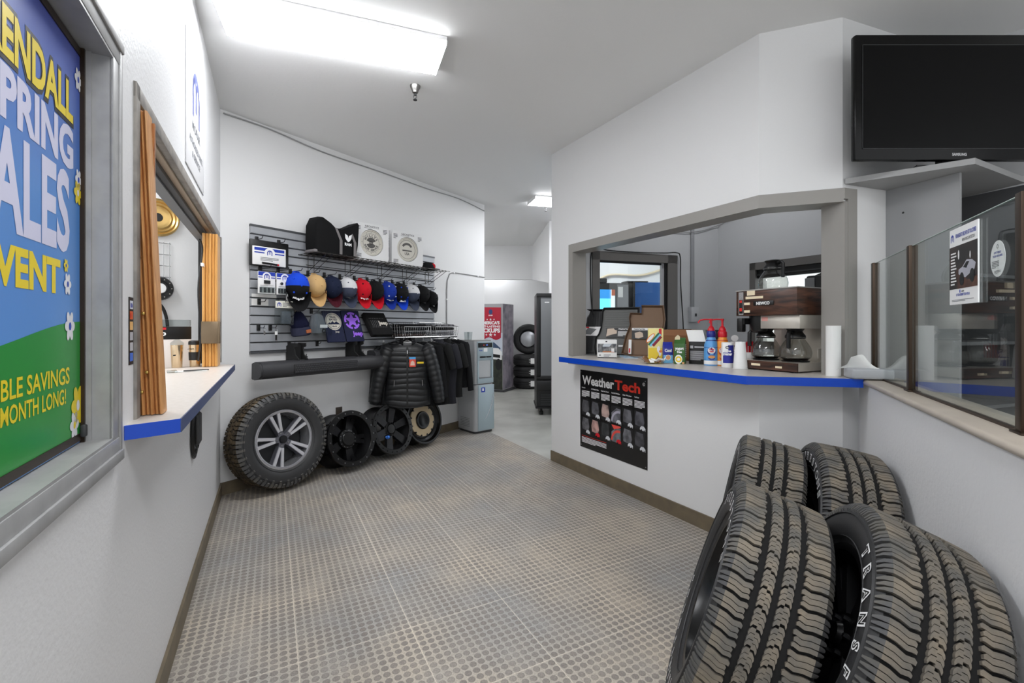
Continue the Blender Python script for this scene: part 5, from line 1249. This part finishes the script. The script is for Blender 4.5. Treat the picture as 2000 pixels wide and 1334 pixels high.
m = MB().use(mat('flyer_black')).box(-.1, .14, -.02, -.014, .16, .262); m.use(WHITE).rect(-.1, .14, .24, .262, -.0205).use(BLACK).text('WeatherTech Mats', -.085, .246, -.021, .011, .1, .03, 'l').use(mat('flyer_tan')).flat([(-.07, .17), (-.04, .165), (.0, .18), (-.005, .215), (-.03, .228), (-.075, .215)], -.0205).use(MGREY).lines(.05, .12, .175, .225, 4, -.0205); m.build('flyer', t)
m = MB().use(WHITE).box(-.125, -.1, -.035, -.028, .02, .15); m.use(RED).rect(-.122, -.108, .03, .07, -.0355); m.build('side_flyer', t)
BX = random.Random(3)
t = thing('bulb_box', 'small white product box with a car photo before the black floor mat', 'box', C(1186, 3.98), math.radians(-8))
m = MB().use(WHITE).box(-.083, .083, 0, .12, .006, .16, .002); y = -.0006; m.use(mat('photo_dark', (70, 74, 80), .5, var=(150, 150, 150), vs=30)).rect(-.08, .08, .05, .125, y).use(mat('photo_sky', (200, 208, 214), .5)).flat([(-.03, .125), (.04, .125), (.02, .1), (-.04, .1)], y-.0003).use(mat('photo_orange', (190, 120, 80), .5)).rect(-.04, .06, .05, .06, y-.0003).use(WHITE).rect(.035, .06, .055, .085, y-.0004).use(MGREY).lines(-.03, .03, .015, .035, 2, y).lines(-.07, -.05, .02, .04, 1, y)
m.use(BLACK).rect(-.015, .0, .138, .15, y); m.build('carton', t); MB().use(DGREY).box(-.08, .08, .003, .117, 0, .006).build('foot_tray', t)
t = thing('snack_box', 'yellow cereal snack box with a coloured oval logo beside the tan mat', 'box', C(1281, 3.5), math.radians(-12))
CB = mat('snack_yellow', (240, 226, 150), .5); m = MB().use(CB).box(-.055, .055, 0, .06, 0, .26, .002); y = -.0006
m.use(mat('snack_gold', (240, 208, 60), .5)).rect(-.054, .054, .004, .11, y).use(RED).rect(.022, .042, .205, .258, y)
M0 = m.M; m.M = tr(-.01, 0, .175) @ rot('Y', -50)
m.use(mat('snack_orange', (236, 130, 60), .5)).ell(-.01, .03, .045, .017, y-.0003).use(WHITE).ell(-.01, .03, .038, .011, y-.0006).use(mat('snack_green', (30, 110, 80), .5)).rect(-.06, .06, .0, .014, y-.0004).use(mat('snack_sky', (130, 200, 230), .5)).rect(-.06, .06, -.016, .0, y-.0004).use(mat('snack_maroon', (140, 24, 50), .5)).rect(-.045, .05, -.032, -.012, y-.0006); m.M = M0
m.use(WHITE).ell(.02, .1, .012, .025, y-.0006).ell(.03, .07, .01, .02, y-.0006).use(mat('snack_orange')).ell(.035, .085, .012, .01, y-.0008)
m.build('carton', t)
MB().use(CB).box(-.055, .055, .058, .1, .262, .264).build('top_flap', t)
t = thing('snack_wrapper', 'torn open snack wrapper spilling white packets before the snack box', 'wrapper', C(1277, 3.4), math.radians(-15))
m = MB().use(mat('wrapper_brown', (122, 76, 40), .4)).surf(lambda u, v: (-.075+.12*u+.01*math.sin(v*6), -.05+.1*v, .012+.08*abs(u-.45)*v+.02*math.sin(u*7)*v), 10, 6).use(mat('wrapper_foil', (170, 165, 155), .3, .6)).surf(lambda u, v: (-.09+.17*u, -.06+.1*v, .002+.03*(2*u-1)**2), 12, 5); m.build('foil', t)
for i in range(6):
    q = thing('sugar_packet', 'white sugar packet spilled in the torn snack wrapper', 'packet', Vector(C(1277, 3.4))+Vector((-.025+.02*i, -.03+.012*(i % 3), .02+.008*(i % 2))), i*.7, 'sugar packets in the torn wrapper', rot3=(.5, .2*i, i*.7))
    MB().use(PAPER).box(-.016, .016, -.022, .022, -.003, .003, .0025).build('sachet', q)
def carton(loc, rz, w_, d, h, label, base, side, deco):
    t = thing('drink_carton', label, 'carton', loc, rz)
    m = MB().use(base).box(-w_/2, w_/2, 0, d, 0, h-.035, .001).prism([(0, h-.035), (d, h-.035), (d*.55, h-.004), (d*.45, h-.004)], -w_/2, w_/2, 'x').box(-w_/2, w_/2, d*.46, d*.54, h-.006, h+.008)
    m.use(side).add([(w_/2+.0006, 0, 0), (w_/2+.0006, d, 0), (w_/2+.0006, d, h-.037), (w_/2+.0006, 0, h-.037)], [(0, 1, 2, 3)]); m.build('carton', t)
    m = MB(); deco(m, -.0008); m.build('print', t); return t
def d1(m, y):
    m.use(mat('milk_sky', (120, 190, 232), .5)).rect(-.034, .034, .001, .06, y).use(WHITE).text('Cool', 0, .085, y-.0004, .022, .05, .05).use(mat('cookie', (226, 160, 110), .5)).ell(0, .042, .017, .02, y-.0004).use(WHITE).ring(0, .042, .017, .02, y-.0005)
carton(C(1305, 3.43), math.radians(-10), .068, .06, .15, 'small blue drink carton with a cookie picture, between the snack box and green carton', mat('milk_blue', (24, 40, 150), .45), mat('milk_side', (60, 90, 180), .5), d1)
def d2(m, y):
    m.use(WHITE).text('yogurt', 0, .105, y, .02, .06, .05).text('free', .0, .08, y, .018, .035, .05).use(WHITE).ell(-.006, .034, .026, .034, y).use(YEL).ring(-.006, .034, .012, .022, y-.0004).use(mat('cookie')).rect(.018, .034, .002, .014, y)
t = carton(C(1327, 3.35), math.radians(-28), .076, .075, .185, 'green drink carton with white lettering and torn open top', mat('carton_green', (52, 98, 40), .5), mat('carton_green_side', (96, 118, 78), .5), d2)
m = MB().use(PAPER).lines(-.034, .034, .05, .15, 7, 0); m.M = Matrix(); o = m.build('nutrition_print', t); o.location = (.0392, .038, 0); o.rotation_euler = (0, 0, PI/2)
MB().use(mat('torn_card', (220, 206, 170), .6)).flat([(-.04, .15), (.0, .165), (.0, .2), (-.015, .215), (-.035, .195)], .03).build('torn_flap', t)
t = thing('tea_box', 'black box with printed side and a white flap folded open beside the green carton', 'box', C(1362, 3.33), math.radians(-38))
m = MB().use(mat('tea_black', (22, 22, 22), .4)).box(-.06, .06, 0, .075, 0, .165, .001); m.use(LGREY).lines(-.05, .05, .03, .10, 9, -.0006).rect(-.05, -.03, .115, .135, -.0006).rect(-.02, .05, .12, .13, -.0006); m.build('carton', t)
m = MB().use(PAPER).add([(-.06, 0, .165), (.06, 0, .165), (.03, .03, .25), (-.09, .03, .25)], [(0, 1, 2, 3)]).use(mat('tea_black')).add([(.06, 0, .165), (.06, .075, .165), (.03, .09, .25), (.03, .03, .25)], [(0, 1, 2, 3)]); m.build('open_flap', t)
t = thing('coffee_box', 'tall black coffee box with white slogan behind the creamer bottles', 'box', C(1385, 3.52), math.radians(-18))
m = MB().use(mat('tea_black')).box(-.09, .09, 0, .1, 0, .25, .002); m.use(WHITE).text('SET', .0, .08, -.0006, .03, .055, .05).text('TAB', .0, .045, -.0006, .03, .055, .05).lines(-.05, .05, .12, .14, 2, -.0006); m.use(mat('print_grey')).lines(-.08, .08, .16, .18, 2, -.0006); m.build('carton', t)
t = thing('cardboard_box', 'open brown cardboard box behind the drink cartons', 'box', C(1325, 3.78), math.radians(-16))
KR = mat('kraft_card', (140, 94, 58), .7); m = MB().use(KR).box(-.16, .16, -.1, -.095, 0, .2).box(-.16, .16, .095, .1, 0, .2).box(-.16, -.155, -.1, .1, 0, .2).box(.155, .16, -.1, .1, 0, .2).box(-.16, .16, -.1, .1, 0, .004); m.build('carton', t)
MB().use(KR).add([(-.16, .1, .2), (.16, .1, .2), (.16, .14, .25), (-.16, .14, .25)], [(0, 1, 2, 3)]).build('flap', t)
t = thing('blue_binder_box', 'flat blue box edge showing behind the brown cardboard box', 'box', C(1326, 4.2), math.radians(-10))
MB().use(mat('binder_blue', (48, 92, 150), .5)).box(-.1, .1, 0, .05, 0, .245, .003).build('case', t); MB().use(BLACK).box(-.1, .11, -.002, .05, .245, .252).build('rim', t)
for i, (x, y_, l) in enumerate(((1232, 3.98, 'pale blue leaflet lying before the grey floor mat'), (1224, 4.12, 'light blue packet lying under the edge of the tan mat'))):
    t = tag(MB().use(mat('leaflet_blue', (186, 212, 234), .5)).box(-.06, .06, -.03, .03, 0, .004+.01*i).build('leaflet', loc=C(x, y_), rz=-.3), l, 'paper')
def creamer(loc, label, body, capm, band):
    t = thing('creamer_bottle', label, 'bottle', loc, math.radians(-20), 'pump creamer bottles')
    prof = [(0, 0), (.046, 0), (.048, .006), (.048, .10), (.045, .15), (.03, .19), (.026, .205), (0, .205)]
    MB().use(body).lathe(prof, 28).build('bottle', t, ang=60)
    m = MB().use(WHITE).lathe([(.0485, .008), (.0485, .035)], 28).use(band).lathe([(.0468, .125), (.0345, .18)], 28, 'z', (0, 0, 0), 1.01)
    y = -.0494; m.use(band)
    def wrap(f, n=20):
        pts = [f(i/n) for i in range(n)]; m.add([(0.0497*math.sin(p[0]/.05), -.0497*math.cos(p[0]/.05), p[1]) for p in pts], [tuple(range(n))])
    wrap(lambda k: (.03*math.cos(2*PI*k), .10+.03*math.sin(2*PI*k))); m.use(WHITE)
    m.M = tr(0, -.0008, 0); wrap(lambda k: (.026*math.cos(2*PI*k), .107+.022*math.sin(2*PI*k)))
    m.use(mat('mug_tan', (224, 160, 96), .5)); m.M = tr(0, -.0012, 0); wrap(lambda k: (.024*math.cos(2*PI*k), .062+.01*math.sin(2*PI*k)))
    m.use(band); m.M = tr(0, -.001, 0); wrap(lambda k: (.024*math.cos(PI+PI*k), .062+.024*math.sin(PI+PI*k)))
    m.use(RED); m.M = tr(0, -.0016, 0)
    m.text('Coffee', 0, .11, -.0497, .012, .034, .04).text('mate', 0, .096, -.0497, .012, .026, .04)
    m.M = Matrix(); m.build('label', t)
    MB().use(capm).lathe([(.029, .2), (.031, .204), (.031, .235), (.024, .245), (0, .245)], 24).build('collar', t)
    m = MB().use(RED).lathe([(.024, .243), (.024, .255), (.014, .275), (.008, .28), (.007, .315), (.011, .318), (.012, .33), (0, .332)], 20).tube(spline([(0, 0, .324), (-.04, -.005, .326), (-.075, -.01, .318), (-.085, -.01, .3)], 4), .005, 8); m.build('pump', t)
creamer(C(1389, 3.24), 'blue pump creamer bottle, red pump nozzle, in front of the black coffee box', mat('creamer_blue', (92, 160, 222), .4), mat('creamer_navy', (26, 40, 130), .4), mat('creamer_navy'))
creamer(C(1411, 3.22), 'orange pump creamer bottle with red pump behind the white canister', mat('creamer_orange', (238, 150, 50), .4), RED, mat('creamer_rust', (206, 72, 30), .45))
def canister(loc, label, n):
    t = thing('creamer_canister', label, 'canister', loc, math.radians(-26), 'white powder canisters')
    MB().use(WHITE).lathe([(0, 0), (.037, 0), (.038, .003), (.038, .165), (.036, .168), (0, .168)], 28).build('drum', t)
    m = MB().use(mat('can_blue', (40, 46, 150), .45)).lathe([(.0383, .03), (.0383, .15)], 14, 'z', (0, 0, 0), 1, 275, 350).lathe([(.0383, .03), (.0383, .10)], 10, 'z', (0, 0, 0), 1, 225, 276)
    m.use(BLACK).add([(.039*math.sin(.014*math.cos(k*PI/8)/.039), -.0392*math.cos(.014*math.cos(k*PI/8)/.039), .135+.009*math.sin(k*PI/8)) for k in range(16)], [tuple(range(16))])
    m.use(WHITE).text('n\'joy', 0, .131, -.0398, .007, .02, .03).text('coffee', 0, .105, -.0394, .016, .045, .04).text('creamer', 0, .083, -.0394, .018, .056, .05); m.build('label', t)
    if n: m = MB().use(WHITE); m.M = tr(-.01, .0, .168) @ rot('X', 70); m.lathe([(0, 0), (.024, 0), (.024, .003), (0, .003)], 20, 'z', (0, .024, 0)).build('flip_lid', t)
canister(C(1421, 3.08), 'white creamer canister with blue label before the orange creamer', 0)
canister(C(1438, 3.28), 'white canister with an open flip lid behind the cup stack', 1)
t = thing('cup_stack', 'stack of white foam cups turned upside down beside the coffee brewer', 'cups', C(1446, 2.97), 0)
m = MB().use(mat('foam_white', (236, 236, 236), .7)).lathe([(.044, 0), (.045, .004), (.041, .008)]+sum([[(.0435-.0004*i, .009+.006*i), (.0425-.0004*i, .013+.006*i)] for i in range(6)], [])+[(.040, .05), (.03, .172), (.028, .175), (0, .175)], 28); m.build('cups', t)
t = thing('stirrer_cup', 'foam cup holding red stirrers behind the upturned cup stack', 'cup', C(1462, 3.12), 0)
MB().use(mat('foam_white')).lathe([(0, 0), (.028, 0), (.038, .1), (.036, .1), (.027, .004)], 24).build('cup', t)
for i in range(5): MB().use(RED).box(-.004, .004, -.001, .001, .02, .165+.008*(i % 3)).build('stirrer', t).location = (-.018+.011*i, .006*(i % 2), 0)

# coffee brewer
brz = math.atan2(2.657-3.018, 1.668-1.487)
t = thing('coffee_brewer', 'brown wood-grain and steel coffee brewer at the corner of the counter', 'coffee maker', (1.487, 3.018, ZC), brz)
WG = wood('walnut_laminate', (38, 22, 16), (92, 58, 42), (1.2, 1.2, 9)); L = .40
m = MB().use(WG).box(0, L, 0, .46, .345, .505, .003); m.build('hood', t)
MB().use(mat('brewer_top', (172, 170, 166), .35, .6)).box(-.004, L+.004, -.004, .464, .505, .512).build('top_plate', t)
m = MB().use(STEEL).box(.15, L-.002, .03, .44, .262, .345, .004).box(.03, .15, .28, .44, .262, .345); m.build('tank', t)
m = MB().use(STEEL).box(.06, L-.01, .30, .45, .05, .262, .003).box(.12, L-.02, .29, .302, .06, .262); m.build('back_column', t)
m = MB().use(WG).box(0, L, 0, .012, .008, .058); m.use(STEEL).box(0, L, .012, .46, .008, .058, .003); m.build('base', t)
m = MB().use(BLACK)
for x, y_ in ((.03, .03), (L-.03, .03), (.03, .42), (L-.03, .42)): m.cyl(x, y_, 0, .01, .014, 12)
m.build('feet', t)
for x in (.105, .298):
    MB().use(BLACK).lathe([(.075, .058), (.078, .063), (.06, .066), (0, .066)], 32, 'z', (x, .15, 0)).build('warmer_plate', t)
MB().use(BLACK).lathe([(.06, .345), (.062, .30), (.045, .245), (.02, .235), (0, .235)], 24, 'z', (.095, .10, 0)).box(.01, .05, -.01, .03, .24, .33, .006).box(.04, .06, .0, .1, .29, .33).build('brew_basket', t)
m = MB().use(CHROME).box(.02, .055, -.003, 0, .35, .5).use(BLACK).box(.025, .05, -.005, -.002, .36, .45, .002)
m.use(mat('switch_red', (210, 40, 30), .4)).rect(.028, .046, .43, .445, -.0055).rect(.028, .046, .375, .395, -.0055); m.build('switch_panel', t)
m = MB().use(CREAM)
for a in ((.08, .135, .475, .505), (.07, .19, .452, .468), (.06, .10, .415, .43), (.06, .10, .365, .38)): m.box(a[0], a[1], -.003, -.0002, a[2], a[3])
m.box(.11, .17, -.003, -.0002, .028, .042).box(.27, .31, -.003, -.0002, .022, .034); m.build('tape_labels', t)
m = MB().use(BLACK).box(.125, .26, -.004, -.0002, .408, .436, .003); m.use(WHITE).text('NEWCO', .19, .413, -.0046, .018, .09, .05); m.build('name_plate', t)
MB().use(mat('notice_red', (214, 150, 140), .5)).rect(.16, .2, .31, .335, .0295).build('warning_label', t)
MB().use(mat('outlet_pale', (186, 180, 168), .5)).box(L, L+.004, .20, .28, .08, .14).build('side_plate', t)
bm_ = Matrix.Translation((1.487, 3.018, ZC)) @ Matrix.Rotation(brz, 4, 'Z')
def decanter(x, y_, z, rz, label, coffee):
    p = bm_ @ Vector((x, y_, z)); t = thing('coffee_decanter', label, 'coffee pot', p, brz+math.radians(rz), 'glass coffee decanters')
    t.scale = (1.12, 1.12, 1.05)
    gl = glass('decanter_glass', (228, 228, 225), 1.9)
    MB().use(gl).lathe([(.0, .002), (.06, .002), (.076, .02), (.08, .045), (.074, .075), (.058, .105), (.045, .125), (.043, .135)], 36).build('bowl', t, ang=70)
    if coffee: MB().use(mat('coffee_liquid', (24, 12, 6), .1)).lathe([(0, .004), (.058, .004), (.07, .016), (.07, .018), (0, .018)], 32).build('coffee', t)
    MB().use(BLACK).lathe([(.046, .128), (.05, .13), (.05, .145), (.04, .16), (.034, .17), (.045, .185), (.04, .19), (0, .186)], 28).build('collar', t)
    MB().use(BLACK).tube([(-.0, -.044, .168), (0, -.075, .172), (0, -.085, .16), (0, -.086, .11), (0, -.084, .075)], .009, 8, False, [(.009, .012)]*5).build('handle', t)
    m = MB().use(CHROME).tube([(.0505*math.cos(k*PI/12), .0505*math.sin(k*PI/12), .137) for k in range(24)], .002, 5, True); m.build('band', t)
decanter(.105, .15, .066, -60, 'glass decanter on the left warmer plate, handle turned left', True)
decanter(.298, .15, .066, 10, 'glass decanter with coffee on the right warmer plate, handle facing out', True)
decanter(.12, .2, .512, 70, 'empty glass decanter standing on top of the brewer', False)
t = thing('paper_towel_roll', 'upright white paper towel roll between the brewer and the tissue box', 'paper towel', (1.79, 2.535, ZC), 0)
MB().use(PAPER).lathe([(.012, 0), (.036, 0), (.036, .28), (.012, .28), (.012, 0)], 32).build('roll', t)
t = thing('tissue_box', 'grey tissue box with a white tissue pulled up on the ledge corner', 'tissue box', (1.872, 2.405, 1.0755), math.radians(-14))
m = MB().use(mat('tissue_grey', (168, 170, 174), .5)).box(-.085, .105, -.055, .055, 0, .055, .012, 3); m.build('carton', t)
def tis(u, v):
    a = u*2-1; return (-.03+.085*a*(1-.4*v)-.05*v*(a < 0)*abs(a), .03*math.sin(5*u+2*v)*(1-v*.3), .053+.075*v*(1-.75*abs(a)**1.5)-.03*v*(a < -.5))
MB().use(PAPER).surf(tis, 14, 8).build('tissue', t)

# ================================================================ SCREEN, SHELF AND CABINET
sh = [(1.868, 2.552), (2.276, 2.236), at('T', .93, .36, 0)[:2], at('T', .98, 0, 0)[:2]]
SHW = mat('shelf_paint', (158, 158, 158), .5)
tag(MB().use(SHW).prism(sh, 2.15, 2.18, 'z').build('corner_shelf'), 'grey painted corner shelf carrying the television', 'shelf')
t = thing('wall_cabinet', 'grey open cabinet below the corner shelf behind the glass screen', 'cabinet', at('T', 0, 0, 0), RZ('T'))
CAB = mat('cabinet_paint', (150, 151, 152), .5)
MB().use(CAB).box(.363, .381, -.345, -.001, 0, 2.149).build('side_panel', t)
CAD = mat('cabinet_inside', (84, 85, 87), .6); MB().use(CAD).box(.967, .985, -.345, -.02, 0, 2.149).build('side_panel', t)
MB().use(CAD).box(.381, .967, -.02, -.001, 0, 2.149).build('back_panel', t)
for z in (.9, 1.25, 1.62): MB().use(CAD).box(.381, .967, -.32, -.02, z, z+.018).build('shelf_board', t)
MB().use(BLACK).ell(.0, 0, .006, .006, 0, 10).build('cable_hole', t).location = (.3625, -.2, 1.98)
_ = [o for o in bpy.data.objects if o.name.startswith('cable_hole')][0]; _.rotation_euler = (0, 0, PI/2); _.location = (.3622, -.09, 2.0)
t = thing('television', 'large black television standing on the corner shelf', 'tv', (2.30, 2.34, 2.181), 0); TVZ = .02
GB = mat('tv_gloss', (6, 6, 7), .25, spec=.25)
m = MB().use(GB).box(-.535, .535, 0, .035, .026, .672, .008).box(-.5, .5, .035, .09, .06, .6, .02); m.build('casing', t)
MB().use(mat('tv_screen', (6, 6, 7), .35, spec=.15)).box(-.495, .495, -.002, .004, .085, .615).build('screen_panel', t)
m = MB().use(DGREY)
for a in ((-.5, .5, .615, .618), (-.5, .5, .082, .085), (-.5, -.497, .082, .618)): m.rect(*a, -.0026)
m.build('inner_frame', t)
MB().use(mat('logo_silver', (190, 190, 192), .3)).text('SAMSUNG', .0, .048, -.0006, .014, .075, .05).build('maker_lettering', t)
MB().use(BLACK).box(-.06, .06, .03, .07, .004, .06).prism([(-.2, .02), (.2, .02), (.17, .1), (-.17, .1)], 0, .008, 'z').build('stand', t)

# notices hung on the glass
t = thing('notice_sign', 'hung notice with dark off-road photo on the glass screen', 'sign', at('H', .968, -.0795, 1.425), RZ('H'))
m = MB().use(WHITE).box(-.105, .105, -.004, 0, 0, .257); y = -.0045
m.use(mat('photo_night', (34, 30, 30), .4, var=(58, 42, 36), vs=9)).rect(-.105, .105, .052, .197, y).use(mat('photo_rock', (96, 62, 48), .5, var=(60, 40, 34), vs=20)).flat([(-.04, .052), (.105, .052), (.105, .085), (.03, .075), (-.01, .12), (-.05, .115)], y-.0003)
m.use(mat('photo_jeep', (176, 176, 186), .4)).flat([(-.03, .10), (.02, .085), (.085, .105), (.095, .125), (.07, .138), (.03, .142), (.0, .122), (-.03, .115)], y-.0006).use(BLACK).ell(-.005, .082, .017, .022, y-.0009).ell(.07, .088, .017, .022, y-.0009).flat([(.005, .12), (.03, .136), (.05, .134), (.03, .115)], y-.0009)
m.use(WHITE).ell(-.03, .165, .006, .016, y-.0005).ell(.055, .155, .004, .012, y-.0005)
for i in range(11): m.rect(-.092, -.092+.045*(.7+.3*((i*7) % 4)/3), .066+.0105*i, .071+.0105*i, y-.0006)
emblem(m, -.082, .226, .026, y, NAVYP)
m.use(NAVYP).text('FROM ENGINE TO TIRES, WE\'VE GOT YOU COVERED', .02, .224, y, .013, .15, .03).use(MGREY).text('MOPAR VEHICLE PROTECTION', .04, .206, y, .01, .09, .02)
m.use(NAVYP).text('GET YOUR AGREEMENT TODAY WITH US', .0, .028, y, .008, .1, .03).rect(-.025, -.018, .038, .048, y).use(MGREY).lines(-.085, .08, .01, .018, 2, y).rect(-.01, .01, .04, .045, y)
m.build('print', t)
m = MB().use(WHITE); y = 0
t = thing('oval_sticker', 'white oval sticker on the wide glass pane', 'sticker', at('H', 1.178, -.0825, 1.545), RZ('H'))
m = MB().use(WHITE).prism([(.042*math.cos(2*PI*i/40), .052*math.sin(2*PI*i/40)) for i in range(40)], -.001, 0); y = -.0015
m.use(NAVYP).text("DON'T FORGET", 0, .015, y, .006, .04, .02).text('YOUR WI-FI INFO', 0, .005, y, .006, .055, .02).use(MGREY).lines(-.032, .008, -.026, -.004, 5, y).lines(-.018, .018, -.043, -.032, 3, y).ring(0, .035, .004, .006, y); m.build('print', t)

# ================================================================ SUB-PARTS
NEST = {'eyelets': 'front_panels', 'embroidery': 'front_panels', 'button': 'back_panels', 'zip_pull': 'zipper', 'pocket_zips': 'body', 'hang_tag': 'body', 'chest_patch': 'body', 'neck_label': 'collar',
        'name_plate': 'hood', 'tape_labels': 'hood', 'switch_panel': 'hood', 'warning_label': 'tank', 'warmer_plate': 'base', 'tap_buttons': 'front_panel', 'control_panel': 'front_panel', 'drip_tray': 'dispenser_recess',
        'curved_handle': 'lower_door', 'blue_sticker': 'lower_door', 'marker_cap': 'marker', 'leather_tag': 'cuff', 'door_glass': 'door_frame', 'door_badge': 'door_frame', 'ring_bolt': 'beadlock_ring', 'hub_bolt': 'hub_cap',
        'lug_nut': 'hub_cap', 'raised_letters': 'tyre', 'maker_lettering': 'casing', 'inner_frame': 'screen_panel', 'band': 'collar', 'socket': 'box', 'lettering': 'print', 'tread_pad': 'bar'}
for root in [o for o in bpy.data.objects if 'category' in o]:
    kids = {}
    for ch in root.children: kids.setdefault(ch.name.split('.')[0], ch)
    for ch in list(root.children):
        p = kids.get(NEST.get(ch.name.split('.')[0], ''))
        if p and p is not ch and p.parent == root: ch.parent = p
